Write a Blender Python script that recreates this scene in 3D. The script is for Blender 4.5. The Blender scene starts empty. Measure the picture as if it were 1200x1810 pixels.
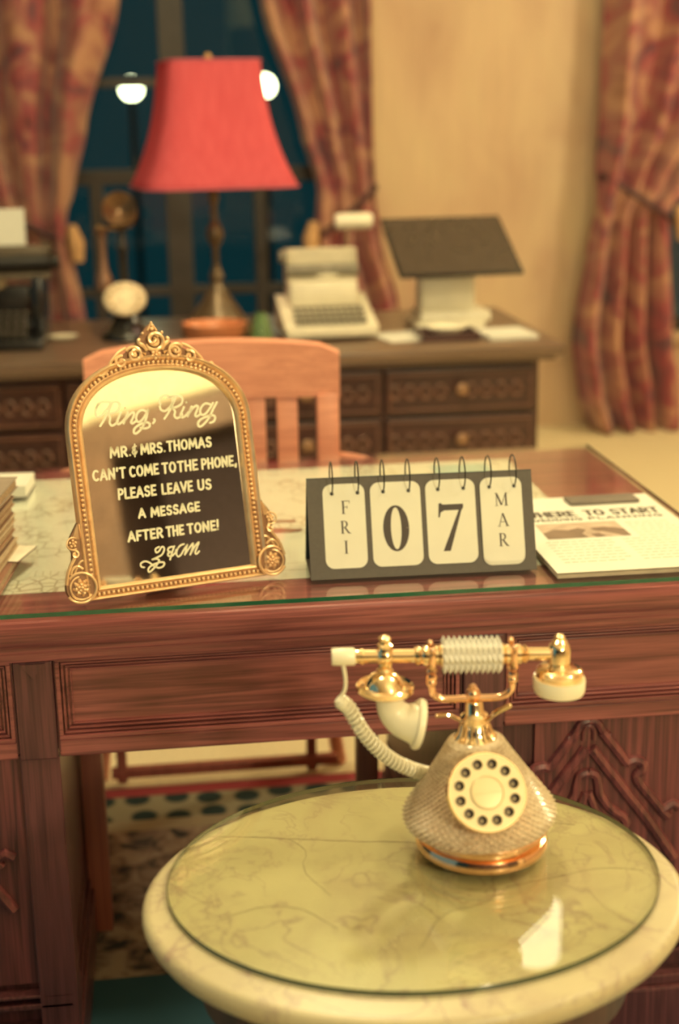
import bpy, bmesh, math, random
from mathutils import Vector, Matrix
from math import sin, cos, pi, radians, sqrt
random.seed(7)
S = bpy.context.scene
COL = S.collection

# ------------------------------------------------------------------ camera
yw, pt, rl = radians(6.9), radians(15.5), radians(1.0)
Fv = Vector((sin(yw)*cos(pt), cos(yw)*cos(pt), -sin(pt)))
R0 = Vector((cos(yw), -sin(yw), 0)); U0 = R0.cross(Fv)
Rv = R0*cos(rl) - U0*sin(rl); Uv = R0*sin(rl) + U0*cos(rl)
cam = bpy.data.cameras.new('camera'); co = bpy.data.objects.new('camera', cam); COL.objects.link(co)
co.matrix_world = Matrix(((Rv.x, Uv.x, -Fv.x, 0), (Rv.y, Uv.y, -Fv.y, 0), (Rv.z, Uv.z, -Fv.z, 1.41), (0, 0, 0, 1)))
cam.sensor_fit = 'HORIZONTAL'; cam.sensor_width = 24; cam.lens = 50; cam.clip_start = .05
cam.dof.use_dof = True; cam.dof.focus_distance = 1.72; cam.dof.aperture_fstop = 2.9; cam.dof.aperture_blades = 0
S.camera = co

# ------------------------------------------------------------------ world, lights, exposure
S.view_settings.view_transform = 'Standard'; S.view_settings.look = 'None'
S.view_settings.exposure = -0.28; S.view_settings.gamma = 1
w = bpy.data.worlds.new('night'); S.world = w; w.use_nodes = True
bg = w.node_tree.nodes['Background']; bg.inputs[0].default_value = (.075, .66, .78, 1); bg.inputs[1].default_value = .046
WARM = (1, .86, .50)
def point(name, loc, power, rad, col=WARM):
    l = bpy.data.lights.new(name, 'POINT'); l.energy = power; l.shadow_soft_size = rad; l.color = col
    o = bpy.data.objects.new(name, l); o.location = loc; COL.objects.link(o); return o
def area(name, loc, tgt, power, sx, sy, col=WARM):
    l = bpy.data.lights.new(name, 'AREA'); l.energy = power; l.shape = 'RECTANGLE'; l.size = sx; l.size_y = sy; l.color = col
    o = bpy.data.objects.new(name, l); o.location = loc; COL.objects.link(o)
    o.rotation_euler = (Vector(tgt)-Vector(loc)).to_track_quat('-Z', 'Y').to_euler(); return o
point('ceiling_light_front', (-.45, 1.25, 3.0), 34, .09)
point('standing_lamp_light', (1.2, -1.2, 1.95), 165, .09)
point('ceiling_light_right', (1.7, 1.05, 3.0), 60, .09)
point('ceiling_light_middle', (.25, 2.9, 3.0), 110, .10)
point('ceiling_light_far', (2.9, 4.3, 2.7), 112, .12)
point('corner_light', (1.9, -1.6, 2.75), 27, .08)  # added unseen light, brightens the corner wall for the mirror
area('teal_fill_light', (-3.0, .8, 1.5), (.6, 2.0, .4), 10, 3.4, 2.8, (.40, .8, .85))  # added unseen teal fill from the left, lifts the shadows

# ------------------------------------------------------------------ materials
def newmat(name):
    m = bpy.data.materials.new(name); m.use_nodes = True
    nt = m.node_tree; b = nt.nodes['Principled BSDF']
    return m, nt, b
def N(nt, typ, **kw):
    n = nt.nodes.new(typ)
    for k, v in kw.items():
        if k in n.inputs.keys() if hasattr(n.inputs, 'keys') else False: n.inputs[k].default_value = v
        else: setattr(n, k, v)
    return n
def ramp(nt, stops):
    r = nt.nodes.new('ShaderNodeValToRGB'); e = r.color_ramp.elements
    while len(e) < len(stops): e.new(.5)
    for i, (p, c) in enumerate(stops):
        e[i].position = p; e[i].color = (*c, 1)
    return r
def coords(nt, scale=(1, 1, 1), rot=(0, 0, 0), kind='Object'):
    t = nt.nodes.new('ShaderNodeTexCoord'); mp = nt.nodes.new('ShaderNodeMapping')
    mp.inputs['Scale'].default_value = scale; mp.inputs['Rotation'].default_value = rot
    nt.links.new(t.outputs[kind], mp.inputs['Vector']); return mp.outputs[0]
def plain(name, c, rough=.5, metal=0, var=.12, scale=30, bump=0, coat=0, trans=0, sheen=0):
    m, nt, b = newmat(name)
    v = coords(nt); n = nt.nodes.new('ShaderNodeTexNoise'); n.inputs['Scale'].default_value = scale; n.inputs['Detail'].default_value = 4
    nt.links.new(v, n.inputs['Vector'])
    lo = tuple(x*(1-var) for x in c); hi = tuple(min(1, x*(1+var)) for x in c)
    r = ramp(nt, [(.3, lo), (.7, hi)]); nt.links.new(n.outputs[0], r.inputs[0]); nt.links.new(r.outputs[0], b.inputs['Base Color'])
    b.inputs['Roughness'].default_value = rough; b.inputs['Metallic'].default_value = metal
    b.inputs['Coat Weight'].default_value = coat; b.inputs['Transmission Weight'].default_value = trans
    b.inputs['Sheen Weight'].default_value = sheen
    if bump:
        bp = nt.nodes.new('ShaderNodeBump'); bp.inputs['Strength'].default_value = bump; bp.inputs['Distance'].default_value = .002
        nt.links.new(n.outputs[0], bp.inputs['Height']); nt.links.new(bp.outputs[0], b.inputs['Normal'])
    return m
def wood(name, dark, light, axis='x', rough=.35, scale=1, coat=.15, bump=.25):
    m, nt, b = newmat(name)
    s = {'x': (1.0, 30, 30), 'y': (30, 1.0, 30), 'z': (30, 30, 1.0)}[axis]
    v = coords(nt, tuple(a*scale for a in s))
    n1 = nt.nodes.new('ShaderNodeTexNoise'); n1.inputs['Scale'].default_value = 1.0; n1.inputs['Detail'].default_value = 3; n1.inputs['Distortion'].default_value = .25
    nt.links.new(v, n1.inputs['Vector'])
    v2 = coords(nt, tuple(a*scale*(9 if a > 5 else 5) for a in s))
    n2 = nt.nodes.new('ShaderNodeTexNoise'); n2.inputs['Scale'].default_value = 1.6; n2.inputs['Detail'].default_value = 5
    nt.links.new(v2, n2.inputs['Vector'])
    mu = nt.nodes.new('ShaderNodeMath'); mu.operation = 'MULTIPLY'; mu.inputs[1].default_value = 5
    nt.links.new(n1.outputs[0], mu.inputs[0])
    fr = nt.nodes.new('ShaderNodeMath'); fr.operation = 'PINGPONG'; fr.inputs[1].default_value = .5
    nt.links.new(mu.outputs[0], fr.inputs[0])
    mx = nt.nodes.new('ShaderNodeMath'); mx.operation = 'MULTIPLY_ADD'; mx.inputs[1].default_value = .75
    nt.links.new(fr.outputs[0], mx.inputs[0]); 
    m3 = nt.nodes.new('ShaderNodeMath'); m3.operation = 'MULTIPLY'; m3.inputs[1].default_value = .75; nt.links.new(n2.outputs[0], m3.inputs[0])
    nt.links.new(m3.outputs[0], mx.inputs[2])
    r = ramp(nt, [(.18, dark), (.80, light)]); nt.links.new(mx.outputs[0], r.inputs[0]); nt.links.new(r.outputs[0], b.inputs['Base Color'])
    b.inputs['Roughness'].default_value = rough; b.inputs['Coat Weight'].default_value = coat; b.inputs['Coat Roughness'].default_value = .2
    bp = nt.nodes.new('ShaderNodeBump'); bp.inputs['Strength'].default_value = bump; bp.inputs['Distance'].default_value = .001
    nt.links.new(mx.outputs[0], bp.inputs['Height']); nt.links.new(bp.outputs[0], b.inputs['Normal'])
    return m
def sheetglass(name, tint=(1, 1, 1), rough=0.0, ior=1.5):
    m, nt, b = newmat(name); nt.nodes.remove(b); out = nt.nodes['Material Output']
    t = nt.nodes.new('ShaderNodeBsdfTransparent'); t.inputs[0].default_value = (*tint, 1)
    g = nt.nodes.new('ShaderNodeBsdfGlossy'); g.inputs['Roughness'].default_value = rough
    # stained by a faint smear pattern, as on any used pane
    v = coords(nt); n = nt.nodes.new('ShaderNodeTexNoise'); n.inputs['Scale'].default_value = 9; nt.links.new(v, n.inputs['Vector'])
    r = ramp(nt, [(.3, (.93, .93, .93)), (.7, (1, 1, 1))]); nt.links.new(n.outputs[0], r.inputs[0]); nt.links.new(r.outputs[0], g.inputs['Color'])
    f = nt.nodes.new('ShaderNodeFresnel')
    ge = nt.nodes.new('ShaderNodeNewGeometry'); mm = nt.nodes.new('ShaderNodeMath'); mm.operation = 'MULTIPLY_ADD'   # same index from both faces of the thin pane
    mm.inputs[1].default_value = 1/ior-ior; mm.inputs[2].default_value = ior; nt.links.new(ge.outputs['Backfacing'], mm.inputs[0]); nt.links.new(mm.outputs[0], f.inputs[0])
    x = nt.nodes.new('ShaderNodeMixShader'); nt.links.new(f.outputs[0], x.inputs[0]); nt.links.new(t.outputs[0], x.inputs[1]); nt.links.new(g.outputs[0], x.inputs[2])
    nt.links.new(x.outputs[0], out.inputs[0]); return m
M = {}
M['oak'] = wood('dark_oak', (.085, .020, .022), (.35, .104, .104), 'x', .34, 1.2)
M['oak_v'] = wood('dark_oak_upright', (.045, .013, .020), (.15, .048, .058), 'z', .38, 1.2)  # upright grain; darkened, the shadow on the pedestal put into the colour
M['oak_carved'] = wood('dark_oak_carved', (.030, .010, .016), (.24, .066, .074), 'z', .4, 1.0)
M['oak_far'] = wood('dark_walnut', (.030, .014, .014), (.085, .034, .030), 'x', .34)
M['far_top'] = wood('lit_walnut_top', (.10, .062, .045), (.20, .13, .09), 'x', .3)  # walnut lightened, light reflecting off the desktop put into the colour
M['far_carve'] = wood('dark_walnut_carved', (.06, .028, .022), (.19, .085, .06), 'x', .4)
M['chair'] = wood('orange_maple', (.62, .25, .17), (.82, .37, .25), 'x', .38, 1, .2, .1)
M['chair_shaded'] = wood('orange_maple_shaded', (.30, .09, .07), (.45, .15, .11), 'z', .4, 1, .1, .1)  # darker copy of the chair maple, shade under the desk painted in
M['desk_leg'] = wood('table_base_wood', (.03, .014, .014), (.08, .03, .028), 'z', .4)
M['paper'] = plain('white_paper', (.74, .73, .66), .7, var=.02)
M['card'] = plain('calendar_card', (.80, .79, .68), .6, var=.015)
M['greycard'] = plain('olive_grey_board', (.105, .092, .085), .62, var=.06, scale=200)
M['ink'] = plain('dark_ink', (.065, .050, .048), .6)
M['black'] = plain('black_metal', (.02, .018, .018), .35)
M['gold'] = plain('phone_gold', (1.0, .76, .50), .13, 1, .04)
M['copper'] = plain('rose_gold', (.96, .62, .42), .14, 1, .04)
M['cream'] = plain('cream_plastic', (.90, .84, .66), .28, var=.02, coat=.3)
M['dialcream'] = plain('dial_cream', (.80, .66, .40), .3, .1, var=.03, coat=.5)
M['well'] = plain('dial_well', (.13, .09, .07), .5, var=.3, scale=300)
M['paint'] = plain('white_lettering', (.92, .90, .68), .6, var=.02)
M['edge'] = plain('green_glass_edge', (.01, .11, .06), .25, var=.2, coat=.3)
M['floor'] = plain('beige_carpet', (.76, .65, .42), .95, var=.1, scale=120, bump=.2)
M['blackplastic'] = plain('black_enamel', (.014, .014, .015), .22, coat=.4)
M['putty'] = plain('putty_enamel', (.80, .74, .58), .4, var=.06)
M['puttydark'] = plain('grey_keys', (.20, .18, .14), .5)
M['offwhite'] = plain('off_white_plastic', (.85, .80, .64), .4, var=.04)
M['screen'] = plain('black_screen', (.06, .045, .038), .12, coat=.5)
M['silver'] = plain('nickel', (.7, .65, .55), .25, 1)
M['greenglass'] = plain('green_glass', (.35, .55, .25), .08, trans=.7)
M['bowl'] = wood('orange_bowl_wood', (.5, .17, .08), (.72, .28, .13), 'x', .35, 2)
M['lampbase'] = plain('bronze_lamp', (.14, .10, .06), .38, .5, var=.25)
M['brassdull'] = plain('dull_brass', (.50, .32, .14), .35, .8)
M['wallbright'] = plain('cream_paint', (.80, .72, .5), .8)
M['ceiling'] = plain('ceiling_paint', (.72, .66, .52), .85)
M['brownwood'] = plain('brown_casing', (.17, .10, .065), .5, var=.2, scale=6)
M['darkroom'] = plain('dark_room', (.09, .06, .065), .7)
M['windowwood'] = plain('window_wood', (.045, .036, .034), .5, var=.2, scale=8)

# wall paper: mottled cream
def wallmat():
    m, nt, b = newmat('faded_damask_wall')
    v = coords(nt, (1, 1, .55)); n = nt.nodes.new('ShaderNodeTexNoise'); n.inputs['Scale'].default_value = 3.2; n.inputs['Detail'].default_value = 6; n.inputs['Distortion'].default_value = .6
    nt.links.new(v, n.inputs['Vector'])
    r = ramp(nt, [(.30, (.54, .365, .25)), (.52, (.65, .475, .315)), (.72, (.69, .53, .335))]); nt.links.new(n.outputs[0], r.inputs[0])
    v2 = coords(nt, (55, 55, 3)); n2 = nt.nodes.new('ShaderNodeTexNoise'); n2.inputs['Scale'].default_value = 1; nt.links.new(v2, n2.inputs['Vector'])
    r2 = ramp(nt, [(.3, (.92, .92, .92)), (.7, (1, 1, 1))]); nt.links.new(n2.outputs[0], r2.inputs[0])
    mx = nt.nodes.new('ShaderNodeMixRGB'); mx.blend_type = 'MULTIPLY'; mx.inputs[0].default_value = 1
    nt.links.new(r.outputs[0], mx.inputs[1]); nt.links.new(r2.outputs[0], mx.inputs[2]); nt.links.new(mx.outputs[0], b.inputs['Base Color'])
    b.inputs['Roughness'].default_value = .85; return m
M['wall'] = wallmat()
def curtainmat():
    m, nt, b = newmat('red_gold_brocade')
    v = coords(nt, (1, .25, .8)); n = nt.nodes.new('ShaderNodeTexNoise'); n.inputs['Scale'].default_value = 4.2; n.inputs['Detail'].default_value = 3; n.inputs['Distortion'].default_value = 2.2
    nt.links.new(v, n.inputs['Vector'])
    r = ramp(nt, [(.34, (.15, .055, .075)), (.43, (.34, .065, .08)), (.50, (.36, .14, .12)), (.60, (.50, .26, .17))]); nt.links.new(n.outputs[0], r.inputs[0])
    vo = nt.nodes.new('ShaderNodeTexVoronoi'); vo.inputs['Scale'].default_value = 9; nt.links.new(v, vo.inputs['Vector'])
    r2 = ramp(nt, [(.1, (.68, .56, .55)), (.35, (1, 1, 1))]); nt.links.new(vo.outputs[0], r2.inputs[0])
    mx = nt.nodes.new('ShaderNodeMixRGB'); mx.blend_type = 'MULTIPLY'; mx.inputs[0].default_value = 1
    nt.links.new(r.outputs[0], mx.inputs[1]); nt.links.new(r2.outputs[0], mx.inputs[2]); nt.links.new(mx.outputs[0], b.inputs['Base Color'])
    b.inputs['Roughness'].default_value = .7; b.inputs['Sheen Weight'].default_value = .3; return m
M['curtain'] = curtainmat()
M['cordred'] = plain('dark_red_cord', (.06, .025, .03), .7)
M['tieback'] = plain('gold_tieback', (.62, .36, .17), .6)
def shademat():
    m, nt, b = newmat('coral_silk_shade')
    out = nt.nodes['Material Output']; nt.nodes.remove(b)
    v = coords(nt, (60, 60, 4)); n = nt.nodes.new('ShaderNodeTexNoise'); n.inputs['Scale'].default_value = 1; nt.links.new(v, n.inputs['Vector'])
    r = ramp(nt, [(.3, (.66, .118, .15)), (.7, (.72, .145, .18))]); nt.links.new(n.outputs[0], r.inputs[0])
    d = nt.nodes.new('ShaderNodeBsdfDiffuse'); t = nt.nodes.new('ShaderNodeBsdfTranslucent')
    nt.links.new(r.outputs[0], d.inputs[0]); nt.links.new(r.outputs[0], t.inputs[0])
    x = nt.nodes.new('ShaderNodeMixShader'); x.inputs[0].default_value = .35
    nt.links.new(d.outputs[0], x.inputs[1]); nt.links.new(t.outputs[0], x.inputs[2]); nt.links.new(x.outputs[0], out.inputs[0]); return m
M['shade'] = shademat()
def rugmat():
    m, nt, b = newmat('oriental_rug')
    tc = nt.nodes.new('ShaderNodeTexCoord'); sx = nt.nodes.new('ShaderNodeSeparateXYZ'); nt.links.new(tc.outputs['Object'], sx.inputs[0])
    v = coords(nt, (1, 1, 1)); n = nt.nodes.new('ShaderNodeTexNoise'); n.inputs['Scale'].default_value = 21; n.inputs['Detail'].default_value = 3; n.inputs['Distortion'].default_value = .5
    nt.links.new(v, n.inputs['Vector'])
    field = ramp(nt, [(.36, (.05, .055, .06)), (.47, (.26, .19, .16)), (.60, (.44, .36, .28))]); nt.links.new(n.outputs[0], field.inputs[0])
    # repeating motifs in the guard band
    wv = nt.nodes.new('ShaderNodeTexVoronoi'); wv.inputs['Scale'].default_value = 13; wv.inputs['Randomness'].default_value = .25; nt.links.new(v, wv.inputs['Vector'])
    band = ramp(nt, [(.30, (.02, .05, .055)), (.42, (.38, .36, .25))]); nt.links.new(wv.outputs[0], band.inputs[0])
    # y bands, local y=0 at the far edge, negative towards the viewer
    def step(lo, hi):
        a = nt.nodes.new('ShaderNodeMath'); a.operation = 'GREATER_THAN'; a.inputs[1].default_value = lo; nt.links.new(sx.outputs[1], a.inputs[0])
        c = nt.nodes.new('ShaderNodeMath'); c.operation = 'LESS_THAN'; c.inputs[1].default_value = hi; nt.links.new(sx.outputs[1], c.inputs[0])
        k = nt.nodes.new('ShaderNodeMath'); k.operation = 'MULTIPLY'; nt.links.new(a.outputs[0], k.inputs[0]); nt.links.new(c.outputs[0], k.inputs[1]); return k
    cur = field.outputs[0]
    for (lo, hi, colr) in ((-3, -.72, (.03, .10, .15)), (-.155, -.045, band.outputs[0]), (-.045, .1, (.38, .055, .07)), (-.20, -.155, (.42, .36, .25))):  # nearest dark teal band puts the under-desk shade into the rug colour
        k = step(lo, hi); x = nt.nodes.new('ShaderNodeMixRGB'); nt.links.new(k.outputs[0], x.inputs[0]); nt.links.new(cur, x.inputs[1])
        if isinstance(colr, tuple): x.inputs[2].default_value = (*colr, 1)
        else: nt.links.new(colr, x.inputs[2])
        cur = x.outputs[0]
    nt.links.new(cur, b.inputs['Base Color']); b.inputs['Roughness'].default_value = .95; return m
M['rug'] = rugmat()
def marblemat():
    m, nt, b = newmat('cream_marble')
    v = coords(nt)
    def vein(scale, dist, lo, hi, rot):
        vv = coords(nt, (1, 1, 1), (0, 0, rot)); n = nt.nodes.new('ShaderNodeTexNoise'); n.inputs['Scale'].default_value = scale; n.inputs['Detail'].default_value = 5; n.inputs['Distortion'].default_value = dist
        nt.links.new(vv, n.inputs['Vector'])
        s = nt.nodes.new('ShaderNodeMath'); s.operation = 'SUBTRACT'; s.inputs[1].default_value = .5; nt.links.new(n.outputs[0], s.inputs[0])
        a = nt.nodes.new('ShaderNodeMath'); a.operation = 'ABSOLUTE'; nt.links.new(s.outputs[0], a.inputs[0])
        r = ramp(nt, [(lo, (0, 0, 0)), (hi, (1, 1, 1))]); nt.links.new(a.outputs[0], r.inputs[0]); return r.outputs[0]
    base = nt.nodes.new('ShaderNodeTexNoise'); base.inputs['Scale'].default_value = 7; base.inputs['Detail'].default_value = 5; nt.links.new(v, base.inputs['Vector'])
    br = ramp(nt, [(.25, (.45, .39, .25)), (.7, (.57, .505, .325))]); nt.links.new(base.outputs[0], br.inputs[0])
    cur = br.outputs[0]
    for sc, di, lo, hi, ro, fac in ((9, .8, .0, .02, .4, .75), (21, 1.3, 0, .03, 1.2, .55), (4, .7, 0, .06, 2.1, .35)):
        ve = vein(sc, di, lo, hi, ro)
        mk = nt.nodes.new('ShaderNodeTexNoise'); mk.inputs['Scale'].default_value = 6+sc*.3; nt.links.new(v, mk.inputs['Vector'])
        mr = ramp(nt, [(.42, (0, 0, 0)), (.58, (1, 1, 1))]); nt.links.new(mk.outputs[0], mr.inputs[0])
        inv = nt.nodes.new('ShaderNodeMath'); inv.operation = 'SUBTRACT'; inv.inputs[0].default_value = 1; nt.links.new(ve, inv.inputs[1])
        f = nt.nodes.new('ShaderNodeMath'); f.operation = 'MULTIPLY'; nt.links.new(inv.outputs[0], f.inputs[0]); nt.links.new(mr.outputs[0], f.inputs[1])
        f2 = nt.nodes.new('ShaderNodeMath'); f2.operation = 'MULTIPLY'; f2.inputs[1].default_value = fac; nt.links.new(f.outputs[0], f2.inputs[0])
        x = nt.nodes.new('ShaderNodeMixRGB'); x.inputs[2].default_value = (.30, .20, .17, 1); nt.links.new(f2.outputs[0], x.inputs[0]); nt.links.new(cur, x.inputs[1]); cur = x.outputs[0]
    nt.links.new(cur, b.inputs['Base Color']); b.inputs['Roughness'].default_value = .35; return m
M['marble'] = marblemat()
def mapmat():
    m, nt, b = newmat('printed_street_map')
    v = coords(nt)
    cur = None
    n = nt.nodes.new('ShaderNodeTexNoise'); n.inputs['Scale'].default_value = 8; n.inputs['Detail'].default_value = 3; nt.links.new(v, n.inputs['Vector'])
    vo = nt.nodes.new('ShaderNodeTexVoronoi'); vo.feature = 'DISTANCE_TO_EDGE'; vo.inputs['Scale'].default_value = 42; nt.links.new(coords(nt, (1, .7, 1), (0, 0, .5)), vo.inputs['Vector'])
    r = ramp(nt, [(.03, (.48, .43, .32)), (.09, (.78, .77, .66))]); nt.links.new(vo.outputs[0], r.inputs[0])
    mr = ramp(nt, [(.47, (0, 0, 0)), (.56, (1, 1, 1))]); nt.links.new(n.outputs[0], mr.inputs[0])
    x = nt.nodes.new('ShaderNodeMixRGB'); x.inputs[1].default_value = (.80, .79, .68, 1); nt.links.new(mr.outputs[0], x.inputs[0]); nt.links.new(r.outputs[0], x.inputs[2])
    nt.links.new(x.outputs[0], b.inputs['Base Color']); b.inputs['Roughness'].default_value = .7; return m
M['map'] = mapmat()
def crystalmat():
    m, nt, b = newmat('cut_crystal')
    v = coords(nt); n = nt.nodes.new('ShaderNodeTexNoise'); n.inputs['Scale'].default_value = 260; nt.links.new(v, n.inputs['Vector'])
    r = ramp(nt, [(.35, (.74, .60, .44)), (.65, (1.0, .87, .66))]); nt.links.new(n.outputs[0], r.inputs[0]); nt.links.new(r.outputs[0], b.inputs['Base Color'])
    b.inputs['Roughness'].default_value = .16; b.inputs['Transmission Weight'].default_value = .38; b.inputs['IOR'].default_value = 1.5; b.inputs['Coat Weight'].default_value = .3
    return m
M['crystal'] = crystalmat()
def clearmat():
    m, nt, b = newmat('clear_crystal')
    b.inputs['Base Color'].default_value = (1, .99, .93, 1); b.inputs['Roughness'].default_value = .06; b.inputs['Transmission Weight'].default_value = .35; b.inputs['Coat Weight'].default_value = .5
    return m
M['clear'] = clearmat(); M['knob'] = plain('aged_knob', (.30, .17, .10), .4, .2)
def framegold():
    m, nt, b = newmat('antique_gold')
    g = nt.nodes.new('ShaderNodeNewGeometry')
    v = coords(nt); n = nt.nodes.new('ShaderNodeTexNoise'); n.inputs['Scale'].default_value = 60; nt.links.new(v, n.inputs['Vector'])
    r = ramp(nt, [(.3, (.86, .58, .34)), (.7, (.98, .72, .44))]); nt.links.new(n.outputs[0], r.inputs[0]); nt.links.new(r.outputs[0], b.inputs['Base Color'])
    b.inputs['Metallic'].default_value = .6; b.inputs['Roughness'].default_value = .30; return m
M['fgold'] = framegold()
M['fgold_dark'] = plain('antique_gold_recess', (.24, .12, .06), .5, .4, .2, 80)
def mirrormat():
    m, nt, b = newmat('mirror_silvering')
    b.inputs['Base Color'].default_value = (.90, .84, .72, 1); b.inputs['Metallic'].default_value = 1; b.inputs['Roughness'].default_value = .035
    v = coords(nt); n = nt.nodes.new('ShaderNodeTexNoise'); n.inputs['Scale'].default_value = 120; nt.links.new(v, n.inputs['Vector'])
    r = ramp(nt, [(.3, (.86, .80, .68)), (.7, (.92, .86, .74))]); nt.links.new(n.outputs[0], r.inputs[0]); nt.links.new(r.outputs[0], b.inputs['Base Color']); return m
M['mirror'] = mirrormat()
M['deskglass'] = sheetglass('desk_glass', (.985, 1, .985), .006)
M['tableglass'] = sheetglass('table_glass', (.97, .985, .93), .004)
M['pane'] = sheetglass('window_pane', (.9, .97, .97), .0)
def emit(name, c, s):
    m, nt, b = newmat(name); out = nt.nodes['Material Output']; nt.nodes.remove(b)
    e = nt.nodes.new('ShaderNodeEmission'); e.inputs[0].default_value = (*c, 1); e.inputs[1].default_value = s
    nt.links.new(e.outputs[0], out.inputs[0]); return m
M['glow'] = emit('lit_lamp_shade', (1, .88, .55), 5.5)
M['reflectglow'] = emit('window_reflection_glow', (1, .95, .55), 14)  # glow for the added globes that imitate lamp reflections
M['bulb'] = emit('bulb_glow', (1, .8, .5), 6)

# ------------------------------------------------------------------ mesh helpers
ID = lambda p: p
class MB:
    def __init__(s, fn=None): s.b = bmesh.new(); s.fn = fn or ID
    def v(s, p): return s.b.verts.new(Vector(s.fn(p)))
    def f(s, vs):
        try: return s.b.faces.new(vs)
        except ValueError: return None
    def box(s, x0, x1, y0, y1, z0, z1, bev=0):
        if bev <= 0:
            p = [s.v((x, y, z)) for z in (z0, z1) for y in (y0, y1) for x in (x0, x1)]
            for q in ((0, 2, 3, 1), (4, 5, 7, 6), (0, 1, 5, 4), (2, 6, 7, 3), (0, 4, 6, 2), (1, 3, 7, 5)): s.f([p[i] for i in q])
        else:
            t = bmesh.new(); bmesh.ops.create_cube(t, size=1)
            for q in t.verts: q.co = Vector(((x0+x1)/2+q.co.x*(x1-x0), (y0+y1)/2+q.co.y*(y1-y0), (z0+z1)/2+q.co.z*(z1-z0)))
            bmesh.ops.bevel(t, geom=t.edges[:], offset=bev, segments=2, profile=.6, affect='EDGES')
            s.merge(t)
        return s
    def merge(s, t):
        mp = {q: s.v(tuple(q.co)) for q in t.verts}
        for fc in t.faces: s.f([mp[q] for q in fc.verts])
        t.free()
    def lathe(s, prof, seg=32, c=(0, 0, 0), mat=None, sx=1, sy=1, cap=True):
        mat = mat or Matrix.Identity(3); c = Vector(c); rows = []
        for r, z in prof:
            rows.append([s.v(tuple(c+mat @ Vector((r*sx*cos(2*pi*i/seg), r*sy*sin(2*pi*i/seg), z)))) for i in range(seg)] if r > 1e-6 else [s.v(tuple(c+mat @ Vector((0, 0, z))))])
        for a, b in zip(rows, rows[1:]):
            for i in range(seg):
                j = (i+1) % seg
                if len(a) == 1 and len(b) == 1: continue
                if len(a) == 1: s.f([a[0], b[i], b[j]])
                elif len(b) == 1: s.f([a[i], a[j], b[0]])
                else: s.f([a[i], a[j], b[j], b[i]])
        if cap:
            if len(rows[0]) > 1: s.f(rows[0][::-1])
            if len(rows[-1]) > 1: s.f(rows[-1])
        return s
    def sphere(s, c, r, seg=12, rows=8, sz=1):
        return s.lathe([(r*sin(pi*i/rows), -r*sz*cos(pi*i/rows)) for i in range(rows+1)], seg, c)
    def tube(s, pts, r, seg=8, closed=False, flat=1):
        pts = [Vector(p) for p in pts]; n = len(pts)
        rr = r if isinstance(r, (list, tuple)) else [r]*n
        tan = []
        for i in range(n):
            a = pts[(i-1) % n] if closed or i > 0 else pts[i]; b = pts[(i+1) % n] if closed or i < n-1 else pts[i]
            t = (b-a); tan.append(t.normalized() if t.length > 0 else Vector((0, 0, 1)))
        up = Vector((0, 0, 1)) if abs(tan[0].z) < .9 else Vector((0, 1, 0))
        nr = (up-tan[0]*up.dot(tan[0])).normalized(); rings = []
        for i in range(n):
            nr = (nr-tan[i]*nr.dot(tan[i])).normalized(); bn = tan[i].cross(nr)
            rings.append([s.v(tuple(pts[i]+(nr*cos(2*pi*k/seg)+bn*sin(2*pi*k/seg)*flat)*rr[i])) for k in range(seg)])
        m = n if closed else n-1
        for i in range(m):
            a, b = rings[i], rings[(i+1) % n]
            for k in range(seg): s.f([a[k], a[(k+1) % seg], b[(k+1) % seg], b[k]])
        if not closed: s.f(rings[0][::-1]); s.f(rings[-1])
        return s
    def prism(s, poly, d0, d1):           # polygon in local (x,z), extruded along y
        a = [s.v((x, d0, z)) for x, z in poly]; b = [s.v((x, d1, z)) for x, z in poly]; n = len(poly)
        s.f(a); s.f(b[::-1])
        for i in range(n): s.f([a[i], b[i], b[(i+1) % n], a[(i+1) % n]])
        return s
    def ribbon(s, pts, wd, z=0, caps=True, th=.0006):      # stroke in the plane (x, y) at height z, a thin solid
        n = len(pts); wl = wd if isinstance(wd, (list, tuple)) else [wd]*n; P = [Vector((p[0], p[1])) for p in pts]
        if caps:
            for i in range(1, n-1):
                d1, d2 = P[i]-P[i-1], P[i+1]-P[i]
                if d1.length > 0 and d2.length > 0 and d1.angle(d2) > .75:
                    s.ribbon(pts[:i+1], wl[:i+1], z, True, th); s.ribbon(pts[i:], wl[i:], z, True, th); return s
        L, Rr = [], []
        for i in range(n):
            a = P[max(0, i-1)]; b = P[min(n-1, i+1)]; t = (b-a)
            t = t.normalized() if t.length > 0 else Vector((1, 0)); nn = Vector((-t.y, t.x))*wl[i]/2
            L.append(P[i]+nn); Rr.append(P[i]-nn)
        vt = [[s.v((q.x, q.y, h)) for q in L+Rr] for h in (z, z+th)]
        for i in range(n-1):
            for h in (0, 1):
                q = [vt[h][i], vt[h][i+1], vt[h][n+i+1], vt[h][n+i]]; s.f(q if h else q[::-1])
            s.f([vt[0][i], vt[1][i], vt[1][i+1], vt[0][i+1]]); s.f([vt[0][n+i+1], vt[1][n+i+1], vt[1][n+i], vt[0][n+i]])
        s.f([vt[0][0], vt[0][n], vt[1][n], vt[1][0]]); s.f([vt[0][n-1], vt[1][n-1], vt[1][2*n-1], vt[0][2*n-1]])
        if caps:
            for i in (range(n) if n < 6 else (0, n-1)):
                k = 10; ring = [s.v((P[i].x+wl[i]/2*cos(2*pi*j/k), P[i].y+wl[i]/2*sin(2*pi*j/k), z+th*1.02)) for j in range(k)]; s.f(ring)
        return s
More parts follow.
